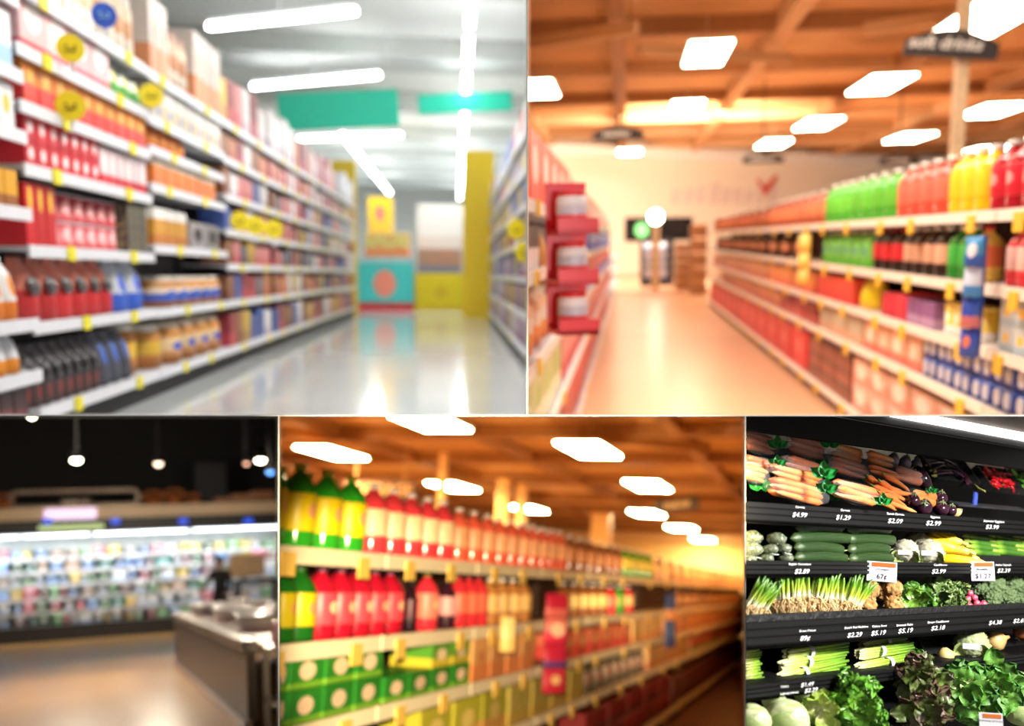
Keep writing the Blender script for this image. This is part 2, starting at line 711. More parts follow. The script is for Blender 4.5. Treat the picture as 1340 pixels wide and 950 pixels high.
# ================================================================ the cool white grocery aisle
CUR = R1
R = R1
A1 = 'in the white aisle'
grey_floor = mat((190, 195, 196), .1, vary=.05, scale=.35, name='polished_floor', spec=.4)
struct('floor', box_me(26, 70, .2, grey_floor), R.M(0, 43, -.2))
ceil1 = struct('ceiling', box_me(40, 90, .2, mat((232, 234, 228), .8, vary=.03, name='ceiling_paint')), R.M(0, 42, 7.6))
for y in (13, 21, 29, 37, 45, 53, 61, 69):
    new('beam', box_me(40, 2.2, .5, mat((200, 203, 198), .8, vary=.04, name='beam_paint')), R.M(0, y, 7.1, .09), ceil1)
struct('wall_back', box_me(60, .3, 12, mat((222, 222, 216), .8, vary=.03, name='far_wall_paint')), R.M(0, 76, -.5))
white_em = glow((250, 252, 255), 24)
lamp_house = mat((230, 232, 232), .4, name='lamp_housing')
for i, (a, b, H) in enumerate((((265, 40), (475, 18), 6.4), ((325, 117), (503, 101), 6.4), ((387, 184), (530, 179), 6.4))):
    Xa, Ya = R.onH(*a, H)
    Xb, Yb = R.onH(*b, H)
    L_ = math.hypot(Xb - Xa, Yb - Ya)
    lamp(R, (Xa + Xb) / 2, (Ya + Yb) / 2, H, L_ - .3, .16, white_em, lamp_house, ['nearest long white tube lamp across the aisle', 'middle long white tube lamp across the aisle', 'farthest long white tube lamp across the aisle'][i],
         'under the pale grey ceiling', math.atan2(Yb - Ya, Xb - Xa), .6, True)
for k in range(13):
    lamp(R, .29, 20.2 + 3.95 * k, 6.4, .17, 2.7, white_em, lamp_house, 'short white tube lamp in the straight row', A1, 0, .6, True)
for k in range(7):
    lamp(R, -4.2, 40.3 + 3.9 * k, 6.4, .17, 3.7, white_em, lamp_house, 'white tube lamp in the slanting row', A1, 0, .6, True)
for x, y in ((.3, 8), (.3, 14)):
    area_light('aisle_tube', R.M(x, y, 6.5), .3, 4.0, 280, (.97, .99, 1))
for x, y, l_ in ((.29, 53, 36), (-4.2, 53, 26)):
    area_light('tube_row', R.M(x, y, 6.39), .16, l_, 1150, (.97, .99, 1))

green = mat((24, 200, 165), .5, vary=.03, name='green_board')
for i, (x0, x1, y0, y1, Y, d) in enumerate(((366, 523, 121, 167, 26.5, 'wider green hanging board above the left shelves'), (548, 671, 123, 146, 29.0, 'narrower green hanging board above the right shelves'))):
    Xa, Ha = R.onY(x0, y1, Y)
    Xb, Hb = R.onY(x1, y0, Y)
    s = new('hanging_sign', box_me(Xb - Xa, .06, Hb - Ha, green, .01), R.M((Xa + Xb) / 2, Y, Ha, 0, 1, 0, -.06))
    for q in (-.4, .4):
        new('suspension_wire', box_me(.02, .02, 7.6 - Hb, lamp_house), R.M((Xa + Xb) / 2 + q * (Xb - Xa), Y, Hb), s)
    thing(s, d, '', 'sign')

white_board = mat((196, 198, 202), .5, vary=.04, name='shelf_enamel')
edge1 = mat((226, 228, 236), .35, vary=.03, name='price_channel')
panel1 = mat((92, 88, 90), .7, name='shelf_back')
black_kick = mat((22, 22, 26), .6, name='kick_plate')
ytag = mat((236, 222, 40), .5, vary=.05, name='yellow_tag')
XL = -3.3
Yp = lambda x, X=XL, y=420: R1.onX(x, y, X)[0]
b0, b1, b2, b3 = Yp(-70), Yp(43), Yp(206), Yp(300)
HA = [.2, .62, 1.02, 1.85, 2.42, 2.86, 3.4]
HB = [.294, .98, 1.58, 2.2, 2.67, 3.09, 3.55]
HC = [.29, .97, 1.68, 2.34, 2.74, 3.06, 3.54]
DP = .75
bay(R, XL + .05, b0, b1 - .02, HA, DP, 'white shelving bay cut off by the picture edge', A1, white_board, edge1, panel1, tag=None, kickm=black_kick)
bay(R, XL, b1, b2 - .01, HB, DP, 'white shelving bay holding the red cartons', A1, white_board, edge1, panel1, tag=ytag, kickm=black_kick)
bay(R, XL, b2, b3 - .01, HC, DP, 'white shelving bay holding golden jars', A1, white_board, edge1, panel1, tag=ytag, kickm=black_kick)
HD = [.29, .97, 1.5, 2.0, 2.5, 3.02, 3.54]
far_edges = [b3 + 3.75 * k for k in range(6)]
for k in range(5):
    bay(R, XL, far_edges[k], far_edges[k + 1] - .01, HD, DP, 'white shelving bay %s beyond the golden jars' % ['first', 'second', 'third', 'fourth', 'fifth'][k], A1, white_board, edge1, panel1, tag=ytag, ntag=2, kickm=black_kick)

ORD = ['lowest', 'second', 'third', 'fourth', 'fifth', 'sixth', 'top']


def sh(i):
    return "on white aisle's %s shelf" % ORD[i]


E = "at white aisle's near edge"
white_pack = pack((235, 236, 240), (120, 170, 215), .3, (240, 190, 40), .2)
row(R, XL + .05, HA[6], -60, 38, 'carton', 4, 'white and yellow packet', E, 'packet', .5, m=white_pack)
row(R, XL + .05, HA[5], -60, 38, 'carton', 4, 'pale blue packet', E, 'packet', .42, m=pack((220, 230, 240), (150, 190, 220), .4))
row(R, XL + .05, HA[4], -60, 38, 'carton', 4, 'white packet with yellow emblem', E, 'packet', .34, m=pack((236, 238, 244), None, .3, (238, 200, 60), .2))
row(R, XL + .05, HA[3], -60, 38, 'carton', 5, 'yellow brown carton', E, 'carton', .28, m=pack((220, 160, 40), (150, 90, 40), .35))
row(R, XL + .05, HA[2], -60, 38, 'bag', 5, 'white pouch with orange emblem', E, 'pouch', .48, dep=.3, m=pack((238, 236, 236), (230, 130, 40), .3, (230, 140, 40), .18), name='pouch')
row(R, XL + .05, HA[1], -60, 38, 'bag', 5, 'white and orange pouch', E, 'pouch', .34, dep=.3, m=pack((230, 232, 240), (240, 150, 30), .35), name='pouch')
row(R, XL + .05, HA[0], -60, 38, 'carton', 5, 'dark red carton', E, 'carton', .3, m=pack((60, 30, 34), (110, 40, 46), .3))

# bay with the red cartons
row(R, XL, HB[6], 48, 100, 'carton', 3, 'pale blue carton', sh(6), 'carton', .55, m=pack((170, 200, 214), (210, 214, 214), .4))
row(R, XL, HB[6], 102, 140, 'carton', 3, 'tan carton', sh(6), 'carton', .62, m=pack((205, 170, 130), (230, 215, 200), .3))
row(R, XL, HB[6], 142, 201, 'jar', 5, 'cream jar with pale lid', sh(6), 'jar', .68, dep=.42, body=pack((205, 185, 155), (210, 206, 200), .3), label=pack((200, 146, 100), (214, 204, 190), .4), lid=mat((214, 208, 202), .4))
row(R, XL, HB[5], 48, 158, 'carton', 4, 'pink and white tissue pack', sh(5), 'pack', .40, gap=.02, m=pack((244, 196, 200), (222, 90, 110), .22, (250, 240, 240), .3, .7))
row(R, XL, HB[5], 161, 201, 'bag', 3, 'green and white pouch', sh(5), 'pouch', .38, dep=.35, m=pack((228, 236, 230), (90, 170, 80), .45, (240, 220, 60), .15), name='pouch')
row(R, XL, HB[4], 48, 201, 'carton', 10, 'orange topped red carton', sh(4), 'carton', .35, m=pack((236, 140, 50), (214, 54, 48), .5, (240, 190, 80), .16, .7))
row(R, XL, HB[3], 48, 142, 'carton', 7, 'red carton with white round emblem', sh(3), 'carton', .20, tiers=2, m=pack((208, 34, 50), None, .3, (246, 222, 224), .24, .55))
row(R, XL, HB[3], 143, 201, 'carton', 6, 'pale grey carton with red foot', sh(3), 'carton', .37, m=pack((222, 200, 204), (205, 50, 62), .3, (240, 225, 225), .25))
row(R, XL, HB[2], 46, 85, 'carton', 3, 'red packet with yellow emblem', sh(2), 'packet', .5, m=pack((210, 30, 40), None, .3, (240, 200, 50), .2, .75))
row(R, XL, HB[2], 87, 175, 'tin', 6, 'rosy red round tin', sh(2), 'tin', .24, dep=.42, tiers=2, m=pack((205, 62, 76), (200, 40, 55), .3, (226, 150, 150), .3, .55))
row(R, XL, HB[2], 176, 201, 'carton', 3, 'dark speckled carton', sh(2), 'carton', .5, m=pack((84, 80, 78), None, .3, None, dots=7, dotc=(150, 140, 90)))
row(R, XL, HB[1], 46, 160, 'bag', 6, 'red coffee bag with dark window', sh(1), 'bag', .52, dep=.34, m=pack((226, 130, 110), (200, 48, 52), .5), window=mat((72, 64, 66), .3), name='coffee_bag')
row(R, XL, HB[1], 161, 200, 'bag', 2, 'blue and silver bag', sh(1), 'bag', .54, dep=.34, m=pack((190, 196, 206), (50, 90, 190), .35, (40, 80, 190), .2), name='coffee_bag')
row(R, XL, HB[0], 34, 138, 'bag', 8, 'dark grey bag with red print', sh(0), 'bag', .5, dep=.34, m=pack((74, 70, 76), (84, 62, 62), .35, (150, 54, 50), .12, .25), window=mat((50, 48, 54), .3), name='coffee_bag')
row(R, XL, HB[0], 139, 182, 'bag', 3, 'dark grey bag with blue print', sh(0), 'bag', .52, dep=.34, m=pack((78, 80, 92), None, .35, (60, 100, 190), .2, .6), name='coffee_bag')
gold = pack((196, 132, 58), (170, 104, 44), .3)
row(R, XL, HB[0], 184, 201, 'jar', 1, 'tall golden jar with white lid', sh(0), 'jar', .55, dep=.6, body=gold, label=pack((222, 178, 60), (190, 120, 50), .3), lid=mat((222, 216, 206), .4))
# bay with the golden jars
g2 = 'beside the red carton bay'
row(R, XL, HC[6], 209, 232, 'carton', 2, 'tall white and orange carton', sh(6), 'carton', .86, m=pack((206, 196, 190), (206, 140, 100), .4, (180, 140, 112), .2))
row(R, XL, HC[6], 233, 262, 'jar', 3, 'cream jar with tan label', sh(6), 'jar', .7, dep=.42, body=pack((205, 185, 155), (190, 150, 120), .3), label=pack((190, 130, 90), (214, 204, 190), .4), lid=mat((190, 150, 130), .4))
row(R, XL, HC[6], 264, 297, 'carton', 4, 'white and orange carton', sh(6), 'carton', .92, m=pack((206, 196, 190), (206, 140, 100), .4, (180, 140, 112), .2))
row(R, XL, HC[5], 210, 296, 'carton', 7, 'white blue and tan carton', sh(5), 'carton', .42, m=pack((226, 222, 216), (210, 190, 160), .5, (60, 120, 190), .14, .3))
row(R, XL, HC[4], 210, 255, 'jar', 4, 'orange jar with pale lid', sh(4), 'jar', .26, dep=.4, body=pack((226, 112, 40), (200, 80, 40), .3), label=pack((240, 150, 60), (220, 90, 40), .3), lid=mat((214, 140, 80), .4))
row(R, XL, HC[3], 210, 288, 'carton', 6, 'orange carton with cream top', sh(3), 'carton', .33, m=pack((232, 132, 50), (224, 120, 50), .5, None, top=(230, 216, 200), tz=.72))
row(R, XL, HC[2], 210, 252, 'carton', 3, 'golden tray pack with white lid', sh(2), 'pack', .42, m=pack((208, 150, 60), (190, 120, 60), .3, None, top=(226, 224, 220), tz=.72))
row(R, XL, HC[2], 256, 292, 'carton', 2, 'black framed grey carton', sh(2), 'carton', .34, m=pack((150, 146, 150), None, .3, (34, 32, 40), .28))
row(R, XL, HC[1], 226, 298, 'jar', 5, 'golden jar with blue label', sh(1), 'jar', .36, dep=.55, body=gold, label=pack((220, 200, 180), (60, 90, 180), .6, (50, 90, 180), .3), lid=mat((216, 208, 198), .4))
row(R, XL, HC[0], 210, 228, 'jar', 1, 'squat golden jar with white lid', sh(0), 'jar', .5, dep=.6, body=gold, label=pack((222, 178, 60), (190, 120, 50), .3), lid=mat((222, 216, 206), .4))
row(R, XL, HC[0], 230, 298, 'jar', 4, 'golden jar with blue and white label', sh(0), 'jar', .5, dep=.6, body=gold, label=pack((226, 196, 150), (200, 140, 90), .3, (40, 80, 190), .25), lid=mat((206, 190, 170), .4))
# far bays
FC = [('dark red packet', pack((140, 50, 60), (170, 60, 70), .4)), ('white packet', pack((226, 222, 224), (190, 180, 190), .3)), ('blue packet', pack((60, 84, 150), (70, 90, 150), .3)),
      ('brown packet', pack((150, 100, 70), (120, 70, 50), .4)), ('orange packet', pack((206, 130, 90), (190, 100, 70), .4)), ('grey packet', pack((110, 108, 120), (80, 76, 90), .4)), ('rose packet', pack((206, 130, 130), (190, 90, 96), .4)),
      ('yellow packet', pack((214, 180, 70), (180, 140, 60), .4))]
BAYN = ['first', 'second', 'third', 'fourth', 'fifth']
for k in range(5):
    for i, H in enumerate(HD):
        x0 = project(R.pt(XL, far_edges[k] + .2, H))[0]
        x1 = project(R.pt(XL, far_edges[k + 1] - .1, H))[0]
        n = 6 if k < 3 else 4
        for q in range(n):
            ww = [.3, .3, .3, .4, .4, .05, 0] if i in (0, 1) else [.2, .25, .15, .1, .05, .2, .25]
            if i >= 5:
                ww = [.2, .35, .05, .1, .15, .05, .3]
            f = rng.choices(range(8), weights=(ww + [.12])[:8])[0]
            hh = (rng.uniform(.55, .85) if i == 6 else (HD[i + 1] - H) * rng.uniform(.55, .8))
            a = x0 + (x1 - x0) * q / n
            row(R, XL, H, a, x0 + (x1 - x0) * (q + 1) / n, 'carton', 1, FC[f][0], 'on %s shelf, %s bay past golden jars' % (ORD[i], BAYN[k]), 'packet', round(hh, 2), m=FC[f][1], gap=.12, name='grocery_packet')

# round signs clipped to shelf edges
def wobbler(px, py, dia, m, face, desc, X=XL + .12):
    Y, H = R1.onX(px, py, X)
    z = Y
    r = dia / 2 / F * z
    vs, fs = sweep([(0, -.012, 0), (0, .012, 0)], [r, r], 24)
    o = new('round_shelf_sign', mk('round_shelf_sign', vs, fs, m), R1.M(X, Y, H, .45))
    for dx in (-.3, .3):
        v2, f2 = sweep([(dx * r, -.02, .1 * r), (dx * r, -.012, .1 * r)], [r * .12, r * .12], 8)
        new('printed_mark', mk('printed_mark', v2, f2, face), R1.M(X, Y, H, .45), o)
    v3, f3 = sweep([(-.35 * r, -.02, -.25 * r), (-.1 * r, -.02, -.12 * r), (.12 * r, -.02, -.2 * r), (.36 * r, -.02, -.1 * r)], [r * .07] * 4, 6)
    new('printed_line', mk('printed_line', v3, f3, face), R1.M(X, Y, H, .45), o)
    new('clip_stem', box_me(r * .3, .01, r * 1.2, edge1, 0, -r * 1.75), R1.M(X, Y + .02, H, .45), o)
    thing(o, desc, '', 'sign', 'round shelf signs')


yel = mat((232, 210, 20), .5, vary=.03, name='yellow_card')
dkyel = mat((150, 130, 20), .6, name='printed_olive')
wobbler(92, 63, 33, yel, dkyel, 'round yellow shelf sign in front of the pink tissue packs')
wobbler(92, 139, 35, yel, dkyel, 'round yellow shelf sign in front of the orange topped cartons')
wobbler(198, 125, 29, yel, dkyel, 'round yellow shelf sign in front of the green pouches')
wobbler(136, 20, 30, mat((30, 80, 190), .5, name='blue_card'), mat((140, 190, 235), .5, name='printed_sky'), 'round blue shelf sign above the pink tissue packs')
for q, (x, y) in enumerate(((314, 289), (334, 295), (358, 300))):
    wobbler(x, y, 24, yel, dkyel, 'round yellow sign, %s of three on the distant left shelves' % ['first', 'second', 'third'][q], XL + .3)

# far end of the left run: yellow frame
yel2 = mat((242, 205, 30), .5, vary=.05, name='yellow_panel')
yend = far_edges[-1]
def frame_gate(R, X0, X1, Y, H, m, desc, t=.5, hd=.7):
    g = empty('aisle_end_frame', R.M((X0 + X1) / 2, Y, 0))
    rbox(R, 'post', (X0, X0 + t * .5), (Y, Y + .3), (0, H), m, g)
    rbox(R, 'post', (X1 - t * .5, X1), (Y, Y + .3), (0, H), m, g)
    rbox(R, 'header', (X0 + t * .5, X1 - t * .5), (Y, Y + .3), (H - hd, H), m, g)
    thing(g, desc, '', 'frame')
Xa, Ha = R.onY(412, 209, yend + .4)
Xb, _ = R.onY(466, 300, yend + .4)
frame_gate(R, Xa, Xb, yend + .4, Ha, yel2, 'yellow end frame closing the left shelves of the white aisle', .4, 1.5)

# right-hand run
XR = 1.05
ys = [R1.onX(720, 420, XR)[0], R1.onX(677, 420, XR)[0], 20.0, 24.0, 28.0, 32.0]
HR = [.25, .8, 1.35, 1.9, 2.45, 3.0, 3.55]
RC = [('blue packet', pack((40, 70, 175), (70, 110, 200), .4)), ('white packet', pack((224, 220, 222), (180, 150, 170), .3)), ('yellow packet', pack((226, 200, 40), (200, 170, 40), .4)), ('lilac packet', pack((190, 160, 190), (150, 110, 150), .4)),
      ('tan packet', pack((190, 160, 120), (150, 120, 90), .4)), ('red packet', pack((200, 70, 60), (170, 40, 40), .4))]
for k in range(5):
    bay(R, XR, ys[k], ys[k + 1] - .01, HR, .7, '%s bay of the shelves facing the golden jars' % BAYN[k], '', white_board, edge1, panel1, tag=ytag, ntag=1, kickm=black_kick)
    for i, H in enumerate(HR):
        x0 = project(R.pt(XR, ys[k + 1] - .1, H))[0]
        x1 = project(R.pt(XR, ys[k] + .1, H))[0]
        for q in range(3):
            f = rng.choices(range(6), weights=[.3, .2, .25, .2, .2, .08] if i not in (0, 1) else [.05, .35, .05, .35, .3, .05])[0]
            if i == 6:
                f = rng.choice((0, 1, 5))
            a = x0 + (x1 - x0) * q / 3
            row(R, XR, H, a, x0 + (x1 - x0) * (q + 1) / 3, 'carton', 1, RC[f][0], '%s right shelf, %s bay of white aisle' % (ORD[i], BAYN[k]), 'packet', .4 if i < 6 else .55, m=RC[f][1], gap=.1, name='packet')
Xa, Ha = R.onY(606, 197, 32.2)
Xb, _ = R.onY(646, 300, 32.2)
frame_gate(R, Xa, Xb, 32.2, Ha, yel2, 'yellow end frame closing the right shelves of the white aisle', 1.0, 1.0)
for q, (x, y, d_) in enumerate(((676, 300, 'upper'), (686, 330, 'lower'))):
    wobbler(x, y, 26, yel, dkyel, '%s round yellow sign on the right shelves of the white aisle' % d_, XR - .1)

# displays across the far end
Yd = 38.5
def display(x0, x1, y0, y1, Y, body, desc, trim=None, face=None, trimh=.2, dep=1.6):
    Xa, Hb = R1.onY(x0, y1, Y)
    Xb, Ht = R1.onY(x1, y0, Y)
    Hb = max(0, Hb)
    o = new('floor_display', box_me(Xb - Xa, dep, Ht - Hb, body, .02), R1.M((Xa + Xb) / 2, Y + dep / 2, Hb))
    if trim:
        new('plinth', box_me(Xb - Xa + .04, dep + .04, (Ht - Hb) * trimh, trim), R1.M((Xa + Xb) / 2, Y + dep / 2, Hb), o)
    if face:
        new('top_rim', box_me(Xb - Xa + .06, dep + .06, (Ht - Hb) * .1, face), R1.M((Xa + Xb) / 2, Y + dep / 2, Ht - (Ht - Hb) * .1), o)
    thing(o, desc, '', 'display')
    return o
tq = display(467, 540, 337, 406, Yd, pack((70, 205, 205), None, .3, (235, 140, 120), .26, .5, 1.3), 'turquoise freezer chest with red plinth at the aisle end', mat((226, 50, 60), .5), mat((190, 226, 232), .4), .14)
display(543, 612, 358, 406, Yd, pack((238, 214, 20), None, .3, (214, 180, 10), .18, .5, 1.4), 'yellow display bin beside the turquoise freezer chest', mat((226, 196, 20), .5), None, .12)
display(546, 604, 326, 358, Yd + .4, pack((180, 140, 120), (120, 120, 150), .35, None, dots=6, dotc=(206, 130, 90)), 'brown and grey carton stack on the yellow bin', None, None)
display(546, 606, 268, 326, Yd + 3.5, pack((230, 226, 220), (214, 200, 190), .3), 'tall white display block behind the yellow bin', None, None)
display(478, 535, 305, 336, Yd + 1.9, pack((214, 190, 110), (220, 130, 80), .4, None, dots=7, dotc=(200, 90, 60)), 'heap of yellow and red goods behind the freezer chest', None, None)
display(482, 512, 258, 306, Yd + 4, pack((245, 205, 40), (236, 190, 60), .4, (240, 120, 120), .2), 'yellow advertising block above the freezer chest', None, None)

# ================================================================ the pale orange soft drinks aisle
CUR = R2
R = R2
NB = ['first', 'second', 'third', 'fourth', 'fifth', 'sixth', 'seventh', 'eighth', 'ninth', 'tenth']
A2 = 'in the soft drinks aisle'
struct('floor', box_me(34, 96, .2, mat((222, 168, 130), .28, vary=.06, scale=.3, name='waxed_orange_floor', spec=.6)), R.M(6, 50, -.2))
ceil2 = struct('ceiling', box_me(76, 105, .2, mat((216, 170, 116), .8, vary=.06, scale=.5, name='tan_deck')), R.M(14, 55, 8.1))
beam2 = mat((176, 130, 84), .7, vary=.08, name='tan_beam')
beam2l = mat((222, 180, 130), .7, vary=.06, name='light_beam')
for i, y in enumerate((16, 23, 30, 37, 44, 51, 58, 66, 74)):
    new('beam', box_me(76, .35, .45, beam2l if i % 2 else beam2), R.M(14, y, 7.65, .07), ceil2)
for i, x in enumerate((-14, -9, -4.5, -.3, 4.2, 9.2, 14.5, 20, 26, 33)):
    new('beam', box_me(.45, 100, .5, beam2 if i % 2 else beam2l), R.M(x, 58, 7.6), ceil2)
for x, y, rz in ((-6, 24, .5), (-2, 27, -.5), (2.5, 30, .5), (8, 26, -.6), (15, 32, .7)):
    new('truss_strut', box_me(5, .25, .3, beam2l), R.M(x, y, 7.1, rz), ceil2)
# far wall, running away to the right, with its pale cornice
cream = mat((250, 236, 214), .8, vary=.03, name='cream_wall')
Xa, Ya = -16, 52
Xb, Yb = 36, 92
ang = math.atan2(Yb - Ya, Xb - Xa)
Lw = math.hypot(Xb - Xa, Yb - Ya)
w2 = struct('wall_back', box_me(Lw, .3, 8.6, cream), R.M((Xa + Xb) / 2, (Ya + Yb) / 2, -.3, ang))
new('cornice', box_me(Lw, .8, .7, mat((255, 250, 240), .5, vary=.02, name='white_cornice')), R.M((Xa + Xb) / 2, (Ya + Yb) / 2 - .6, 7.0, ang), w2)
warm_em = glow((255, 240, 214), 28, 'warm_panel')
house2 = mat((220, 200, 170), .5, name='warm_housing')
LH = 6.7
for x, y, lx, ly, d in ((925, 72, 1.0, 3.2, 'largest square ceiling lamp near the tan beams'), (898, 142, 1.05, 3.4, 'square ceiling lamp below the largest one'), (1152, 112, 1.25, 3.6, 'wide ceiling lamp just left of the sign pole'),
                        (1070, 163, 1.35, 3.8, 'ceiling lamp in the middle of the tan ceiling'), (1012, 189, 1.3, 3.6, 'small ceiling lamp above the far wall cornice'), (1190, 181, 1.5, 3.8, 'ceiling lamp low beside the sign pole'),
                        (1298, 146, 1.6, 3.8, 'long ceiling lamp crossed by the sign pole'), (1296, 24, 1.5, 4.4, 'brightest ceiling lamp beside the hanging soft drinks sign'), (1288, 197, 1.6, 3.5, 'ceiling lamp just above the red bottles'),
                        (824, 200, 1.2, 2.6, 'small lamp touching the far wall cornice'), (705, 118, 1.0, 3.2, 'ceiling lamp cut by the panel edge')):
    X, Y = R.onH(x, y, LH)
    lamp(R, X, Y, LH, lx, ly, warm_em, house2, d, A2, .0, .9)
for x, y in ((.3, 9), (3.2, 12), (-1, 15), (-2, 20)):
    area_light('near_aisle_fill', R.M(x, y, 7.0), 2.2, 4.0, 430, (1.0, .86, .68))  # unseen area lights added above the near aisle to reach the shelf fronts
area_light('far_wall_fill', R.M(3, 46, 6.9, 0, 1, .95), 6, 2, 3200, (1.0, .90, .74))  # extra area light, tilted at the far wall to brighten it

# hanging signs
grey_sign = mat((58, 54, 58), .6, vary=.05, name='sign_grey')
white_txt = mat((240, 238, 234), .5, vary=.02, name='white_lettering')
def arched_sign(R, x0, x1, y0, y1, Y, text, desc, rz, pole=None, skew=0.0):
    Xa, Ha = R.onY(x0, y1, Y)
    Xb, Hb = R.onY(x1, y0, Y)
    w, h = Xb - Xa, Hb - Ha
    vs, n = [], 12
    for yy in (-.06, .06):
        vs.append((-w / 2, yy, 0))
        for i in range(n + 1):
            t = i / n
            vs.append((-w / 2 + w * t, yy, h * (.55 + .45 * math.sin(PI * t))))
        vs.append((w / 2, yy, 0))
    k = n + 3
    fs = [tuple(range(k)), tuple(reversed(range(k, 2 * k)))] + [(i, i + k, (i + 1) % k + k, (i + 1) % k) for i in range(k)]
    Mx = R.M((Xa + Xb) / 2, Y, Ha, rz, 1, 0, skew)
    o = new('hanging_sign', mk('hanging_sign', vs, fs, grey_sign), Mx)
    if text:
        new('lettering', text_me(text, h * .62, white_txt, .01, shear=.2, bold=h * .012), Mx @ Matrix.Translation((-w * .08, -.075, h * .28)), o)
    else:
        new('lettering', marks_me(w * .55, h * .42, white_txt, int(x0)), Mx @ Matrix.Translation((-w * .02, -.065, h * .25)), o)
    if pole:
        rbox(R, 'pole', ((Xa + Xb) / 2 + w * .18 - .09, (Xa + Xb) / 2 + w * .18 + .09), (Y + .12, Y + .3), (pole, 8.0), mat((236, 206, 168), .5, name='cream_pole'), o)
    else:
        rbox(R, 'suspension_wire', ((Xa + Xb) / 2 - .02, (Xa + Xb) / 2 + .02), (Y + .07, Y + .11), (Hb - .05, 8.0), grey_sign, o)
    thing(o, desc, '', 'sign')
arched_sign(R, 1182, 1306, 36, 78, 17, 'soft drinks', 'large grey arched sign lettered soft drinks on a cream pole', -.02, 2.9, .1)
arched_sign(R, 776, 842, 164, 184, 34, '', 'small grey arched sign above the far wall of the soft drinks aisle', 0)
arched_sign(R, 972, 1026, 199, 214, 40, '', 'small grey arched sign over the cornice in the soft drinks aisle', 0)
arched_sign(R, 1150, 1204, 201, 216, 40, '', 'small grey arched sign beside the sign pole above green bottles', 0)
# lettering and a red emblem on the far cream wall
def onwall(x, y):
    # pixel ray against the far wall
    a, b, c = R2.comp(x, y)
    nx, ny = -math.sin(ang), math.cos(ang)
    px, py = (Xa + Xb) / 2 + nx * -.2, (Ya + Yb) / 2 + ny * -.2
    t = (px * nx + py * ny) / (a * nx + b * ny)
    return t * a, t * b, R2.h + t * c
X, Y, H = onwall(950, 255)
new('lettering', marks_me(9.5, 1.5, mat((246, 224, 214), .6, name='mauve_lettering'), 4, 9), R.M(X, Y, H - .6, ang), w2)
X, Y, H = onwall(1003, 245)
v, f = sweep([(-.9, 0, .5), (-.2, 0, -.3), (.9, 0, .7)], [.12, .3, .14], 8)
new('red_emblem', mk('red_emblem', v, f, mat((220, 70, 50), .5, name='red_emblem_paint')), R.M(X, Y, H, ang), w2)
# dark window in the far wall
X0, Y0, H0 = onwall(818, 316)
X1, Y1, H1 = onwall(906, 284)
win = new('window_1', box_me(math.hypot(X1 - X0, Y1 - Y0), .12, H1 - H0, mat((44, 34, 30), .2, vary=.2, scale=1.5, name='dark_glass')), R.M((X0 + X1) / 2, (Y0 + Y1) / 2, H0, ang), w2)
X, Y, H = onwall(837, 301)
v, f = sweep([(0, -.3, 0), (0, -.12, 0)], [.45, .45], 16)
new('green_light', mk('green_light', v, f, glow((120, 200, 120), 2.5, 'green_lamp')), R.M(X, Y, H, ang), w2)

# white globe on a column
Yc = 44
X, H = R.onY(858, 284, Yc)
o = new('column_lamp', lathe_me([(.16, 0), (.16, H - .4), (.2, H - .35)], mat((240, 220, 180), .5, name='cream_post'), 12), R.M(X, Yc, 0))
new('globe', blob_me(.3, .3, .3, warm_em, 0, 1, 2), R.M(X, Yc, H), o)
thing(o, 'white globe lamp on a cream post before the dark window', '', 'lamp')

# black merchandiser with white packs at the aisle end
Ym = 47
Xa_, Hb_ = R.onY(838, 364, Ym)
Xb_, Ht_ = R.onY(882, 312, Ym)
g = empty('drinks_cooler', R.M((Xa_ + Xb_) / 2, Ym, 0))
blk = mat((30, 26, 30), .4, name='cooler_black')
rbox(R, 'cabinet_back', (Xa_, Xb_), (Ym + 1.0, Ym + 1.1), (0, Ht_), blk, g)
rbox(R, 'side', (Xa_, Xa_ + .15), (Ym, Ym + 1.0), (0, Ht_), blk, g)
rbox(R, 'side', (Xb_ - .3, Xb_), (Ym, Ym + 1.0), (0, Ht_), blk, g)
rbox(R, 'base', (Xa_, Xb_), (Ym - .1, Ym + 1.0), (-.001, .35), blk, g)
for k in range(4):
    rbox(R, 'shelf', (Xa_ + .15, Xb_ - .3), (Ym, Ym + 1.0), (.35 + .42 * k, .38 + .42 * k), blk, g)
thing(g, 'black open cooler of white packs at the aisle end', '', 'cooler')
wp = pack((226, 230, 244), (150, 170, 220), .3)
for k in range(4):
    for i in range(3):
        x = Xa_ + .15 + (i + .5) * (Xb_ - Xa_ - .45) / 3
        put(proto('carton', (Xb_ - Xa_ - .45) / 3 * .9, .6, .34, m=wp), R.M(x, Ym + .4, .381 + .42 * k), ['lowest', 'second', 'third', 'top'][k] + ' shelf white pack', 'in the black cooler', 'pack', 'white packs in the black cooler')
# wooden crates
crate = mat((196, 128, 70), .6, vary=.2, scale=5, name='crate_wood')
for i, (x0, x1, y0, y1, Y, d) in enumerate(((884, 906, 318, 376, 43, 'orange crate stack beside the black cooler'), (904, 926, 292, 384, 39, 'tall brown crate stack at the end of the shelves'))):
    a, hb = R.onY(x0, y1, Y)
    b, ht = R.onY(x1, y0, Y)
    g = empty('crate_stack', R.M((a + b) / 2, Y, 0))
    n = 5
    for k in range(n):
        rbox(R, 'crate', (a, b), (Y, Y + 1.2), (ht / n * k + .01, ht / n * (k + 1) - .04), crate, g, .02)
        rbox(R, 'slat', (a - .02, b + .02), (Y - .03, Y), (ht / n * (k + .35), ht / n * (k + .6)), mat((140, 84, 44), .6, vary=.2, name='crate_slat'), g)
    thing(g, d, '', 'crates')

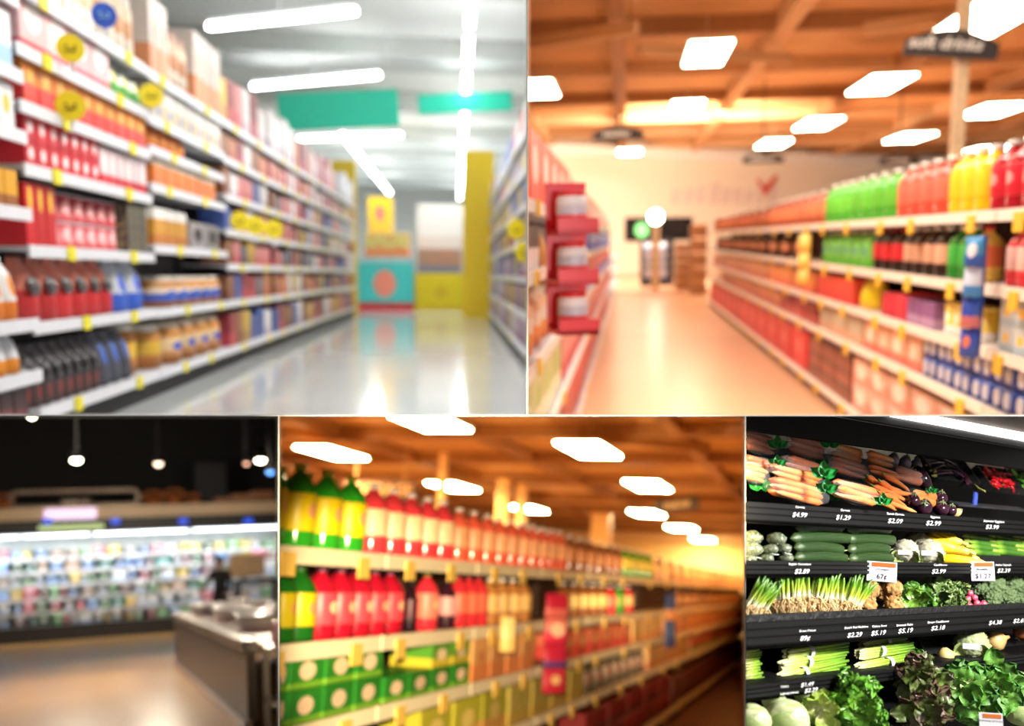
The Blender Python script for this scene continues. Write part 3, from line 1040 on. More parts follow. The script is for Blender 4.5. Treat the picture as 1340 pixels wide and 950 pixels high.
# shelving along the right side
X2 = 2.57
edge2 = mat((250, 238, 226), .35, vary=.03, name='cream_channel')
board2 = mat((206, 190, 176), .5, name='cream_enamel')
panel2 = mat((84, 50, 38), .7, name='brown_back')
otag = mat((252, 200, 60), .5, vary=.05, name='amber_tag')
H2 = [.2, .94, 1.36, 1.81, 2.33]
ysr = [R2.onX(x, 400, X2)[0] for x in (1420, 1297, 1168, 1092, 1040, 1002, 975, 954, 938, 926)]
for k in range(9):
    bay(R, X2, ysr[k] + .005, ysr[k + 1] - .005, H2, .8, NB[k] + ' cream shelving bay from the picture edge', A2, board2, edge2, panel2, eh=.07, tag=otag, ntag=2, tagw=.16, tagh=.13, tagdrop=.85, top=2.4, kickm=mat((120, 90, 76), .6))
S2 = ['on the bottom soft drinks shelf', 'on the second soft drinks shelf', 'on the middle soft drinks shelf', 'on the fourth soft drinks shelf', 'on the top soft drinks shelf']
wcap = mat((248, 244, 238), .3, vary=.02, name='white_cap')
def btl(p0, p1, n, body, label, i, desc, h=.45, dia=.23, cap=None, rows=1, disc=None, X=X2, place=None, H=None):
    row(R, X, (H or H2)[i], p0, p1, 'bottle', n, desc, (place or S2)[i], 'bottle', h, rows=rows, dia=dia, body=mat(body, .15, vary=.05, name='bottle_plastic'), label=pack(label, None, .3, disc, .2) if disc else pack(label, body, .15), cap=cap or wcap)
def ctn(p0, p1, n, m, i, desc, h, tiers=1, kind='carton', cat='carton', X=X2, place=None, H=None, **k):
    row(R, X, (H or H2)[i], p0, p1, kind, n, desc, (place or S2)[i], cat, h, tiers=tiers, m=m, **k)
btl(930, 1000, 9, (150, 80, 40), (205, 110, 70), 4, 'brown bottle with tan label', .46)
btl(1000, 1068, 7, (170, 80, 50), (226, 130, 90), 4, 'tan bottle with peach label', .47)
btl(1070, 1158, 7, (70, 170, 40), (104, 200, 60), 4, 'bright green bottle', .5, .25, rows=2)
btl(1160, 1222, 4, (226, 80, 60), (240, 110, 90), 4, 'coral red bottle', .5, .28, rows=2)
btl(1225, 1274, 3, (246, 200, 20), (252, 214, 40), 4, 'yellow bottle', .5, .28, rows=2)
btl(1276, 1362, 4, (176, 14, 36), (214, 30, 56), 4, 'crimson bottle with pale emblem', .5, .28, rows=2, disc=(236, 150, 150))
btl(932, 1046, 11, (70, 34, 26), (214, 140, 100), 3, 'cola bottle with tan label', .4, .2)
btl(1068, 1130, 6, (100, 190, 60), (120, 200, 90), 3, 'green bottle with blue emblem', .42, .23, disc=(50, 80, 190))
btl(1131, 1168, 3, (40, 18, 16), (214, 40, 50), 3, 'dark cola bottle with red label', .43, .23, cap=mat((190, 30, 40), .4))
btl(1170, 1224, 4, (44, 24, 20), (226, 170, 140), 3, 'dark cola bottle with beige label', .43, .23)
btl(1226, 1256, 2, (30, 140, 40), (60, 180, 70), 3, 'deep green bottle with pale cap', .43, .24)
btl(1257, 1273, 1, (240, 196, 90), (240, 120, 70), 3, 'amber bottle with red top', .42, .22, cap=mat((226, 60, 60), .4))
btl(1302, 1362, 4, (226, 60, 70), (240, 190, 180), 3, 'red bottle with green cap', .42, .24, cap=mat((40, 130, 40), .4))
ctn(930, 1000, 6, pack((222, 160, 110), (200, 110, 70), .4), 2, 'tan carton', .3)
ctn(1002, 1062, 4, pack((232, 150, 80), (220, 110, 60), .4), 2, 'orange carton', .3)
ctn(1064, 1112, 2, pack((232, 80, 60), (220, 60, 50), .4), 2, 'coral red carton', .3)
ctn(1114, 1132, 1, pack((220, 200, 20), (230, 190, 40), .3), 2, 'tall yellow pouch', .38, kind='bag', cat='pouch', name='pouch', dep=.3)
ctn(1148, 1180, 2, pack((224, 50, 70), (200, 40, 60), .4), 2, 'raspberry red carton', .24)
ctn(1181, 1218, 2, pack((150, 100, 160), (190, 150, 190), .4), 2, 'purple carton', .23)
ctn(1220, 1272, 4, pack((250, 210, 70), (240, 230, 220), .3, (250, 240, 220), .2), 2, 'yellow and white tin', .25, kind='tin', cat='tin', lid=mat((246, 226, 120), .4), dep=.3)
ctn(1302, 1362, 3, pack((206, 214, 216), (170, 190, 200), .3, (250, 200, 60), .2), 2, 'pale carton with yellow emblem', .18, tiers=2)
ctn(940, 1018, 6, pack((214, 140, 100), (190, 90, 60), .4), 1, 'tan carton', .28)
ctn(1020, 1064, 3, pack((150, 40, 44), (190, 80, 70), .4), 1, 'dark red carton', .3)
ctn(1068, 1124, 3, pack((196, 180, 150), (214, 170, 140), .4, (190, 190, 170), .2), 1, 'grey beige carton', .31)
ctn(1126, 1202, 4, pack((236, 180, 150), (230, 120, 100), .3, (246, 226, 206), .25), 1, 'peach carton with pale emblem', .32)
ctn(1204, 1362, 6, pack((34, 74, 170), (30, 60, 150), .4), 1, 'blue can pack', .18, tiers=2, kind='canpack', cat='can pack', disc=mat((214, 214, 226), .4), dep=.35)
ctn(926, 1052, 9, pack((226, 60, 64), (214, 40, 50), .5, (240, 110, 100), .2), 0, 'red drink case', .58, cat='case', name='drink_case')
ctn(1054, 1110, 3, pack((122, 62, 44), (150, 80, 60), .5), 0, 'brown drink case', .19, tiers=3, cat='case', name='drink_case')
ctn(1112, 1262, 5, pack((240, 190, 170), (236, 150, 130), .5, (248, 226, 214), .3), 0, 'peach and white drink case', .29, tiers=2, cat='case', name='drink_case')

# hanging strips of pouches on the right shelves
def strip(R, x, y0, y1, w, X, cols, back, desc, rz):
    Y, Ht = R.onX(x, y0, X)
    _, Hb = R.onX(x, y1, X)
    wd = w / F * Y
    o = new('hanging_strip', box_me(wd * .5, .03, Ht - Hb, back), R.M(X, Y, Hb, rz))
    n = len(cols)
    for k, c in enumerate(cols):
        hh = (Ht - Hb) / n
        me = p_bag(wd, .09, hh * .96, m=c).mesh
        new('pouch', me, R.M(X, Y, Hb + hh * (n - 1 - k), rz) @ Matrix.Translation((0, -.07, 0)), o)
    thing(o, desc, '', 'pouch strip')
bluep = [pack((60, 150, 210), (40, 90, 190), .4, (230, 230, 240), .25), pack((200, 210, 230), (60, 130, 200), .4), pack((40, 80, 190), (210, 120, 130), .4), pack((40, 70, 180), (50, 80, 170), .4, (220, 120, 80), .2)]
strip(R, 1285, 308, 470, 26, X2 - .12, bluep, mat((40, 80, 170), .5), 'blue hanging strip of pouches on the soft drinks shelves', -.9)
strip(R, 1057, 306, 372, 18, X2 - .12, [pack((240, 206, 120), (236, 180, 80), .4)] * 3, otag, 'amber hanging strip of pouches on the far soft drinks shelves', -.9)

# shelving along the left side
X2L = -.6
H2L = [.1, .82, 1.42, 2.0, 2.44]
ysl = [R2.onX(x, 300, X2L)[0] for x in (684, 716, 752, 778, 793, 802, 808)]
for k in range(6):
    bay(R, X2L, ysl[k] + .005, ysl[k + 1] - .005, H2L, .58, NB[k] + ' pale shelving bay along the red rack side', A2, mat((196, 196, 206), .5), mat((236, 234, 240), .35, vary=.03), mat((70, 66, 80), .7), eh=.07, tag=otag, ntag=1, tagh=.1, kickm=mat((150, 130, 130), .6), top=2.5)
SL = ['on the bottom near side drinks shelf', 'on the second near side drinks shelf', 'on the middle near side drinks shelf', 'on the fourth near side drinks shelf', 'on the top near side drinks shelf']
kw = dict(X=X2L, place=SL, H=H2L, maxw=1.0)
ctn(685, 752, 5, pack((232, 90, 70), (240, 70, 60), .4, (240, 214, 214), .26), 4, 'red and white carton', .52, **kw)
ctn(754, 790, 6, pack((236, 180, 160), (226, 120, 110), .4, (240, 230, 226), .26), 4, 'pink and white carton', .48, **kw)
ctn(791, 800, 8, pack((226, 130, 110), (70, 150, 90), .3), 4, 'faded red carton', .44, **kw)
ctn(685, 728, 4, pack((60, 56, 80), (222, 222, 232), .5), 3, 'dark and white carton', .3, **kw)
ctn(775, 800, 6, pack((90, 140, 210), (60, 90, 190), .5, (226, 226, 240), .2), 3, 'blue carton', .36, **kw)
ctn(685, 728, 4, pack((240, 170, 120), (236, 220, 214), .4), 2, 'orange and white jar', .42, kind='jar', cat='jar', body=pack((236, 190, 160), (230, 120, 60), .4), label=pack((240, 226, 220), (236, 150, 80), .4), lid=mat((236, 226, 220), .4), **kw)
ctn(770, 800, 6, pack((226, 120, 120), (60, 90, 190), .4), 2, 'red and blue carton', .46, **kw)
ctn(685, 740, 4, pack((196, 206, 150), (226, 230, 206), .4, (150, 190, 90), .2), 1, 'pale green carton', .44, **kw)
ctn(742, 800, 8, pack((222, 150, 150), (206, 70, 80), .4), 1, 'rose carton', .42, **kw)
ctn(690, 740, 4, pack((110, 90, 90), (80, 60, 66), .4), 0, 'dark brown carton', .5, **kw)
ctn(742, 798, 10, pack((206, 60, 70), (170, 50, 60), .4), 0, 'deep red carton', .5, **kw)
# red stand with white jugs clipped in front of the left shelves
Yst, Hst = R.onX(750, 438, -.36)
g = empty('red_rack', R.M(-.36, Yst, Hst))
redm = mat((214, 34, 50), .35, vary=.05, name='rack_red')
m_ = R.M(-.36, Yst, Hst, .35)
new('back_board', box_me(.27, .03, .98, redm), m_ @ Matrix.Translation((0, .14, 0)), g)
for k in range(3):
    t = new('tray', box_me(.27, .28, .03, redm), m_ @ Matrix.Translation((0, 0, .01 + .32 * k)), g)
    new('lip', box_me(.27, .02, .1, redm), m_ @ Matrix.Translation((0, -.13, .01 + .32 * k)), t)
thing(g, 'red wire rack clipped in front of the near side drinks shelves', '', 'rack')
for k in range(3):
    put(proto('jar', .2, .2, .24, body=mat((232, 230, 240), .3), label=pack((200, 200, 220), (226, 60, 70), .4), lid=mat((214, 40, 50), .4), name='jug'), m_ @ Matrix.Translation((0, 0, .042 + .32 * k)), 'white jug with red lid on the red rack,', ['lowest', 'middle', 'highest'][k] + ' tray', 'jug', 'jugs on the red rack')
# a slanting orange product tube leaning out of the shelf
v, f = sweep([(0, 0, 0), (.02, 0, .62)], [.06, .06], 10)
Yt, Ht = R.onX(738, 396, -.48)
thing(new('leaning_tube', mk('leaning_tube', v, f, pack((240, 170, 90), (240, 220, 210), .3)), R.M(-.5, Yt - .2, Ht, .9, 1, -.5)), 'orange and white tube leaning beside the red rack', '', 'tube')

# ================================================================ the amber drinks aisle
CUR = R4
R = R4
A4 = 'in the amber aisle'
struct('floor', box_me(40, 84, .2, mat((124, 84, 64), .3, vary=.08, scale=.4, name='brown_floor')), R.M(-6, 42, -.2))
ceil4 = struct('ceiling', box_me(70, 84, .2, mat((216, 168, 100), .8, vary=.08, scale=.5, name='amber_deck')), R.M(-12, 42, 7.2))
beam4 = mat((166, 116, 66), .7, vary=.1, name='amber_beam')
for i, y in enumerate((15, 21, 27, 33, 40, 48, 56, 65, 74)):
    new('beam', box_me(60, .35, .4, beam4), R.M(-12, y, 6.8, -.05), ceil4)
for i, x in enumerate((-26, -21, -14.5, -10, -4, 1)):
    new('beam', box_me(.35, 60, .35, beam4), R.M(x, 34, 6.85), ceil4)
for x, y, rz in ((-10, 18, .5), (-4, 20, -.5), (-5, 27, .6), (-1, 24, -.7)):
    new('truss_strut', box_me(4, .2, .25, beam4), R.M(x, y, 6.6, rz), ceil4)
w4 = struct('wall_back', box_me(80, .3, 7.6, mat((244, 210, 144), .8, vary=.05, name='amber_wall')), R.M(-16, 78, -.3))
new('cornice', box_me(80, .7, .6, mat((246, 220, 170), .5, vary=.03, name='amber_cornice')), R.M(-16, 77.6, 6.3), w4)
amber_em = glow((255, 226, 165), 120, 'amber_panel')
house4 = mat((210, 160, 90), .5, name='amber_housing')
LH4 = 6.3
for x, y, lx, ly, d in ((435, 594, 1.1, 2.6, 'long ceiling lamp above the green bottles'), (560, 553, 1.2, 2.6, 'ceiling lamp cut by the panel top'), (593, 638, 1.2, 2.8, 'ceiling lamp beside the beverage lettering'), (771, 590, 1.15, 2.8, 'big ceiling lamp at the middle'),
                        (691, 667, 1.2, 3.0, 'ceiling lamp over the pale bottles'), (848, 637, 1.2, 3.0, 'ceiling lamp left of the dark sign'), (847, 673, 1.3, 3.0, 'ceiling lamp under the dark sign'), (892, 692, 1.5, 3.0, 'ceiling lamp against the far cornice'),
                        (746, 704, 1.3, 2.8, 'small lamp over the brown bottles'), (826, 716, 1.4, 2.6, 'tiny lamp low before the far wall'), (920, 707, 1.4, 2.8, 'small lamp before the bright far wall'), (372, 634, 1.1, 2.8, 'ceiling lamp behind the green bottle necks')):
    X, Y = R.onH(x, y, LH4)
    if Y < 76:
        lamp(R, X, Y, LH4, lx, ly, amber_em, house4, d, A4, 0, .8)
spot_light('amber_fill_spot', (-.05, .35, .25), ray(610, 810) * 8, 6300, (1.0, .78, .46), math.radians(26), .6)  # fill spot added beside the camera to light the near amber shelves
spot_light('amber_fill_spot', (.1, .35, .25), ray(845, 810) * 20, 15000, (1.0, .78, .46), math.radians(10), .9)  # narrower fill spot, added to lift the far end of the shelves

# lettered sign, columns, dark sign
Y = 27
Xa, Ha = R.onY(455, 651, Y)
Xb, Hb = R.onY(539, 632, Y)
s = new('hanging_sign', box_me(Xb - Xa + .3, .08, (Hb - Ha) * 1.1, mat((96, 60, 36), .6, name='sign_brown')), R.M((Xa + Xb) / 2, Y, Ha))
new('lettering', text_me('BEVERAGE', (Hb - Ha) * 1.0, mat((246, 196, 140), .5, name='peach_lettering'), .02, bold=.01), R.M((Xa + Xb) / 2, Y - .07, Ha + .1), s)
for q in (-.8, .8):
    new('suspension_wire', box_me(.03, .03, 7.2 - Hb, house4), R.M((Xa + Xb) / 2 + q, Y, Hb), s)
thing(s, 'brown hanging sign lettered BEVERAGE above the pink bottles', '', 'sign')
Y = 40
Xa, Ha = R.onY(858, 668, Y)
Xb, Hb = R.onY(916, 648, Y)
s = new('hanging_sign', box_me(Xb - Xa, .1, (Hb - Ha) * .8, mat((84, 76, 72), .6, name='sign_dark'), .05), R.M((Xa + Xb) / 2, Y, Ha, 0, 1, 0, -.14))
new('lettering', marks_me((Xb - Xa) * .6, (Hb - Ha) * .42, mat((240, 200, 130), .5, name='amber_lettering'), 3), R.M((Xa + Xb) / 2, Y - .08, Ha + .15, 0, 1, 0, -.14), s)
new('suspension_wire', box_me(.03, .03, 7.2 - Hb, house4), R.M((Xa + Xb) / 2, Y, Hb - .1), s)
thing(s, 'dark tilted hanging sign above the far amber aisle', '', 'sign')
post4 = mat((250, 200, 120), .5, name='amber_post')
for x, yb, Y, w, d in ((575, 700, 30, .25, 'slim pale post behind the pink bottles'), (656, 720, 38, .5, 'broad pale post behind the orange bottles'), (680, 720, 40, .4, 'pale post just right of the broad one'), (786, 730, 44, .8, 'pale post behind the brown bottles')):
    X, H = R.onY(x, yb, Y)
    top = 6.8 if x != 786 else R.onY(786, 672, Y)[1]
    o = new('column_post', box_me(w, w, top, post4, .03), R.M(X, Y, 0))
    new('foot', box_me(w * 1.4, w * 1.4, .3, post4), R.M(X, Y, 0), o)
    thing(o, d, A4, 'post')

X4 = -3.25
H4 = [.25, 1.24, 1.8, 2.32, 2.93]
edge4 = mat((255, 240, 205), .4, vary=.02, name='ivory_channel')
board4 = mat((196, 160, 116), .5, name='ivory_enamel')
panel4 = mat((70, 40, 26), .7, name='umber_back')
tag4 = mat((252, 208, 100), .5, vary=.05, name='gold_tag')
ys4 = [R4.onX(x, 800, X4)[0] for x in (330, 500, 620, 706, 768, 832, 878, 920, 958, 990)]
NB = ['first', 'second', 'third', 'fourth', 'fifth', 'sixth', 'seventh', 'eighth', 'ninth', 'tenth']
for k in range(9):
    bay(R, X4, ys4[k] + .005, ys4[k + 1] - .005, H4, .8, NB[k] + ' ivory shelving bay from the left', A4, board4, edge4, panel4, eh=.1, tag=tag4, ntag=2, tagw=.17, tagh=.15, tagdrop=.85, top=2.98, kickm=mat((60, 40, 32), .6))
S4 = ["on amber aisle's bottom shelf", "on amber aisle's second shelf", "on amber aisle's middle shelf", "on amber aisle's fourth shelf", "on amber aisle's top shelf"]
k4 = dict(X=X4, place=S4, H=H4)
gcap = mat((190, 200, 60), .35, name='lime_cap')
btl(352, 494, 4, (44, 158, 36), (246, 214, 20), 4, 'green bottle with yellow label', .57, .25, cap=gcap, rows=2, disc=(240, 170, 110), **k4)
btl(495, 606, 5, (226, 62, 72), (252, 214, 168), 4, 'pink bottle with cream label', .55, .24, rows=2, **k4)
btl(607, 750, 10, (232, 96, 70), (250, 170, 120), 4, 'coral bottle with orange label', .52, .22, rows=2, **k4)
btl(751, 822, 6, (140, 80, 50), (226, 140, 80), 4, 'brown bottle with orange label', .5, .22, **k4)
btl(823, 862, 4, (80, 150, 40), (226, 196, 60), 4, 'lime bottle with yellow label', .5, .22, **k4)
btl(863, 990, 12, (196, 130, 90), (236, 190, 120), 4, 'tan bottle with pale label', .48, .22, **k4)
btl(352, 432, 3, (24, 96, 26), (206, 186, 20), 3, 'dark green bottle with yellow label', .5, .25, cap=mat((40, 90, 30), .4), disc=(214, 150, 90), **k4)
btl(434, 543, 5, (176, 20, 44), (240, 70, 84), 3, 'crimson bottle with pink label', .5, .24, cap=mat((90, 40, 70), .4), disc=(250, 190, 150), rows=2, **k4)
btl(545, 560, 1, (40, 20, 30), (90, 30, 50), 3, 'slim black bottle', .42, .12, cap=mat((30, 20, 26), .4), **k4)
btl(564, 593, 1, (226, 50, 66), (246, 130, 110), 3, 'lone pink bottle with dark cap', .5, .22, cap=mat((90, 110, 40), .4), disc=(252, 200, 140), **k4)
btl(594, 611, 1, (60, 26, 40), (246, 170, 170), 3, 'dark bottle with pink label', .45, .18, cap=mat((80, 40, 80), .4), **k4)
btl(612, 650, 3, (220, 50, 60), (248, 120, 90), 3, 'bright red bottle', .5, .22, cap=mat((110, 50, 60), .4), **k4)
btl(651, 706, 4, (196, 130, 70), (250, 200, 120), 3, 'amber bottle with cream label', .48, .22, **k4)
btl(744, 804, 5, (150, 90, 50), (250, 206, 120), 3, 'brown bottle with cream label', .47, .22, **k4)
btl(805, 815, 1, (214, 40, 50), (240, 120, 90), 3, 'red bottle beside the green one', .45, .22, **k4)
btl(816, 826, 1, (50, 150, 40), (160, 190, 60), 3, 'green bottle between two red ones', .45, .22, **k4)
btl(827, 838, 1, (214, 50, 50), (240, 190, 120), 3, 'red bottle with cream label', .45, .22, **k4)
btl(888, 985, 9, (170, 90, 60), (230, 170, 100), 3, 'distant tan bottle', .42, .22, **k4)
gc = pack((40, 138, 40), (120, 180, 50), .2, (246, 214, 180), .27, .52, 1.1)
ctn(340, 512, 4, gc, 2, 'green carton with round emblem', .22, tiers=2, **k4)
ctn(514, 624, 4, gc, 2, 'small green carton with round emblem', .2, **k4)
row(R4, X4, H4[2] + .202, 574, 624, 'carton', 2, 'stacked green and yellow carton', S4[2], 'carton', .2, m=pack((90, 160, 50), (214, 196, 60), .4, (246, 220, 180), .25))
ctn(626, 706, 4, pack((250, 190, 120), (240, 150, 90), .4, (226, 130, 80), .14), 2, 'cream and orange carton', .42, **k4)
ctn(740, 830, 6, pack((246, 130, 96), (230, 80, 70), .5, (250, 180, 120), .2), 2, 'coral carton', .36, **k4)
ctn(832, 868, 3, pack((250, 206, 130), (240, 170, 90), .3), 2, 'cream carton', .42, **k4)
ctn(880, 985, 9, pack((230, 150, 90), (200, 110, 60), .3), 2, 'distant orange carton', .36, **k4)
ctn(560, 672, 3, pack((196, 190, 60), (226, 170, 90), .4, (240, 214, 120), .22), 1, 'lime carton', .42, **k4)
ctn(674, 770, 4, pack((214, 190, 100), (200, 170, 80), .3, None, dots=8, dotc=(120, 150, 40)), 1, 'yellow and green speckled carton', .42, **k4)
btl(771, 850, 7, (96, 84, 70), (150, 110, 90), 1, 'grey bottle with brown label', .44, .2, cap=mat((90, 80, 70), .4), **k4)
ctn(852, 904, 4, pack((220, 170, 110), (200, 130, 80), .3), 1, 'beige carton', .4, **k4)
ctn(906, 985, 7, pack((196, 96, 60), (120, 150, 50), .25), 1, 'rust carton', .36, **k4)
ctn(770, 880, 5, pack((150, 40, 44), (110, 40, 40), .4), 0, 'dark red drink case', .36, tiers=2, cat='case', name='drink_case', **k4)
ctn(882, 985, 6, pack((120, 66, 50), (96, 50, 40), .4), 0, 'brown drink case', .6, cat='case', name='drink_case', **k4)
redp = [pack((214, 40, 70), (230, 110, 100), .4), pack((240, 130, 120), (220, 50, 80), .5, (250, 200, 170), .3), pack((206, 40, 70), (110, 60, 120), .3), pack((220, 50, 80), (200, 40, 60), .4, (240, 190, 130), .2)]
strip(R, 725, 776, 904, 40, X4 + .14, redp, mat((190, 30, 60), .5), 'red hanging strip of pouches on the amber shelves', .9)
strip(R, 875, 776, 846, 19, X4 + .14, [pack((60, 80, 130), (226, 150, 100), .4), pack((70, 100, 150), (60, 70, 120), .4)], mat((60, 70, 120), .5), 'blue hanging strip of pouches on the far amber shelves', .9)
strip(R, 661, 806, 852, 24, X4 + .14, [pack((250, 220, 150), (246, 200, 120), .4)], tag4, 'pale pouch hanging below the amber bottles', .9)

# ================================================================ the dim hall with the chiller wall
CUR = R3
R = R3
A3 = 'in the dim hall'
struct('floor', box_me(40, 34, .2, mat((196, 146, 86), .25, vary=.05, scale=.5, name='honey_floor', spec=.45)), R.M(0, 21, -.2))
ceil3 = struct('ceiling', box_me(40, 34, .2, black_wall), R.M(0, 21, 6.4))
for x in (-6, -1, 4):
    new('duct', box_me(.6, 30, .4, mat((26, 26, 28), .7, name='duct_black')), R.M(x, 21, 6.0), ceil3)
struct('wall_back', box_me(44, .3, 7, mat((20, 18, 18), .8, name='hall_black')), R.M(0, 29, -.3))
YC = 24.4
px3 = lambda x, y, Y=YC: R3.onY(x, y, Y)
_, HcTop = px3(100, 664)
_, HcHdr = px3(100, 697)
_, HcBot = px3(100, 816)
g = empty('chiller_shelving', R.M(0, YC, 0))
blk3 = mat((24, 22, 24), .5, name='case_black')
creamf = mat((214, 186, 150), .5, vary=.05, name='case_cream')
rbox(R, 'plinth', (-6, 9), (YC - .05, YC + 1.3), (0, HcBot), blk3, g)
rbox(R, 'back_panel', (-6, 9), (YC + 1.2, YC + 1.3), (HcBot, HcTop), mat((196, 206, 206), .4, name='case_liner'), g)
rbox(R, 'canopy', (-6, 9), (YC - .1, YC + 1.3), (HcHdr, HcHdr + .3), blk3, g)
rbox(R, 'fascia', (-6, 9), (YC - .16, YC + 1.3), (HcHdr + .3, HcTop), creamf, g)
thing(g, 'long open chiller case along the back of the dim hall', '', 'chiller')
led = glow((236, 246, 255), .6, 'case_led')
for k in range(7):
    rbox(R, 'led_strip', (-5.9 + 2.12 * k, -5.9 + 2.12 * k + 2.0), (YC + .02, YC + .12), (HcHdr - .05, HcHdr), led, g)
nsh = 6
hs = [HcBot + (HcHdr - .22 - HcBot) * k / nsh for k in range(nsh)]
for k, h_ in enumerate(hs):
    s_ = rbox(R, 'shelf', (-6, 9), (YC + .12 * k + .05, YC + 1.2), (h_ - .03, h_), mat((200, 204, 204), .4), g)
    rbox(R, 'price_rail', (-6, 9), (YC + .12 * k + .03, YC + .12 * k + .05), (h_ - .06, h_ + .01), mat((226, 228, 230), .4), s_)
for k in range(6):
    area_light('case_led_light', R.M(-4.5 + 2.3 * k, YC - .02, HcHdr - .06) @ Matrix.Rotation(.45, 4, 'X'), 2.2, .12, 42, (.92, .97, 1))
C3 = [('white tub', (240, 240, 240), (150, 180, 220), 3), ('pale green tub', (150, 210, 150), (70, 160, 90), 1.4), ('pink tub', (226, 130, 150), (190, 60, 90), 1.4), ('yellow tub', (236, 210, 90), (216, 170, 60), 1.2), ('pale blue tub', (130, 180, 230), (70, 120, 210), 1.5),
      ('teal tub', (90, 170, 160), (60, 130, 130), .7), ('tan tub', (206, 176, 150), (170, 130, 110), 1), ('mauve tub', (160, 120, 130), (120, 80, 100), .7), ('dark green tub', (70, 110, 80), (50, 90, 60), .5)]
SH3 = ['bottom', 'second', 'third', 'fourth', 'fifth', 'top']
for k, h_ in enumerate(hs):
    x = -3
    while x < 366:
        wpx = rng.uniform(9, 20)
        f = rng.choices(range(9), weights=[c[3] for c in C3])[0]
        nm_, ca, cb, _w = C3[f]
        kind = rng.choice(('tub', 'carton'))
        h = round(rng.uniform(.15, .25), 2)
        m = pack(ca, cb, .35, (240, 240, 240), .2)
        kw3 = dict(lid=mat((232, 232, 232), .4)) if kind == 'tub' else {}
        ds = nm_ if kind == 'tub' else nm_.replace('tub', 'packet')
        rowx(R, YC + .12 * k + .05, h_, x, x + wpx, kind, 1, ds, 'on the %s chiller shelf' % SH3[k], 'tub' if kind == 'tub' else 'packet', h, dep=.35, m=m, name=ds.split()[-1] if kind == 'tub' else 'chilled_packet', **kw3)
        x += wpx + rng.choice((.6, .6, 1, 4))
# illuminated panels and tags on the case
Yf = YC - .2
def flat3(name, x0, x1, y0, y1, m, desc, Y=Yf, cat='sign', dep=.05):
    Xa, Ha = px3(x0, y1, Y)
    Xb, Hb = px3(x1, y0, Y)
    return thing(new(name, box_me(Xb - Xa, dep, Hb - Ha, m, .01), R3.M((Xa + Xb) / 2, Y, Ha)), desc, '', cat)
flat3('lit_sign', 58, 126, 664, 681, glow((226, 206, 236), 1.0, 'lilac_lightbox'), 'glowing lilac sign on the chiller fascia')
flat3('lit_sign', 50, 136, 685, 695, glow((190, 214, 150), .6, 'lime_lightbox'), 'pale green strip sign below the lilac sign')
for i, x in enumerate((62, 151, 240, 325)):
    flat3('blue_tag', x - 6, x + 6, 678, 686, glow((50, 90, 230), .8, 'blue_tag_light'), 'small blue lit tag on the chiller edge, %s from the left' % NB[i], Yf - .06)
# rounded frame sign on top
Xa, Ha = px3(12, 661, YC)
Xb, Hb = px3(182, 637, YC)
pts = []
w, h = Xb - Xa, Hb - Ha
r = h * .4
for cx_, cz_, a0 in ((w / 2 - r, h - r, 0), (-w / 2 + r, h - r, PI / 2), (-w / 2 + r, r, PI), (w / 2 - r, r, 1.5 * PI)):
    for q in range(5):
        a = a0 + q * PI / 8
        pts.append((cx_ + r * math.cos(a), 0, cz_ + r * math.sin(a)))
pts.append(pts[0])
v, f = sweep(pts, [.05] * len(pts), 6)
o = new('frame_sign', mk('frame_sign', v, f, mat((130, 110, 96), .4, .4, name='bronze')), R.M((Xa + Xb) / 2, YC + .4, HcTop + .055))
new('lettering', marks_me(w * .2, h * .38, mat((206, 176, 150), .5, name='fawn_lettering'), 5, 5), R.M((Xa + Xb) / 2, YC + .38, HcTop + h * .12), o)
new('letter_panel', box_me(w * .24, .04, h * .5, mat((90, 70, 60), .5)), R.M((Xa + Xb) / 2, YC + .44, HcTop + .07), o)
thing(o, 'rounded bronze frame sign standing on the chiller case', '', 'sign')
# baskets and cartons on top of the case
bk = mat((176, 96, 44), .7, vary=.2, scale=12, bump=.4, name='wicker')
for i, (x, w_, h_) in enumerate(((203, 24, 18), (231, 25, 20), (256, 16, 14), (4, 20, 18))):
    X, H = px3(x, 662, YC)
    s_ = YC / F
    rr = w_ / 2 * s_
    o = new('wicker_basket', lathe_me([(rr * .7, 0), (rr, h_ * s_ * .6), (rr * 1.05, h_ * s_ * .65), (rr * .96, h_ * s_ * .66)], bk), R.M(X, YC + .5, HcTop))
    pts = [(rr * math.cos(a), 0, h_ * s_ * .6 + h_ * s_ * .45 * math.sin(a)) for a in [PI * q / 8 for q in range(9)]]
    v, f = sweep(pts, [.04] * 9, 6)
    new('handle', mk('handle', v, f, bk), R.M(X, YC + .5, HcTop), o)
    thing(o, ['orange wicker basket left of the larger one', 'largest orange wicker basket', 'small orange wicker basket by the cartons', 'orange wicker basket at the picture edge'][i], 'on the chiller case', 'basket', 'wicker baskets')
for i, (x0, x1, y0) in enumerate(((282, 305, 650), (306, 332, 645), (333, 360, 641))):
    Xa, _h = px3(x0, 662, YC)
    Xb, Ht_ = px3(x1, y0, YC)
    put(proto('carton', Xb - Xa, .7, Ht_ - HcTop, m=pack((150, 96, 60), (110, 70, 46), .3)), R.M((Xa + Xb) / 2, YC + .5, HcTop), ['low', 'middle', 'tall'][i] + ' brown carton', 'on top of the chiller case', 'carton', 'brown cartons on the chiller')
flat3('dark_board', 256, 296, 606, 660, mat((20, 22, 28), .7), 'dark blue grey board hanging behind the cartons', YC + 1.0, 'board', .05)
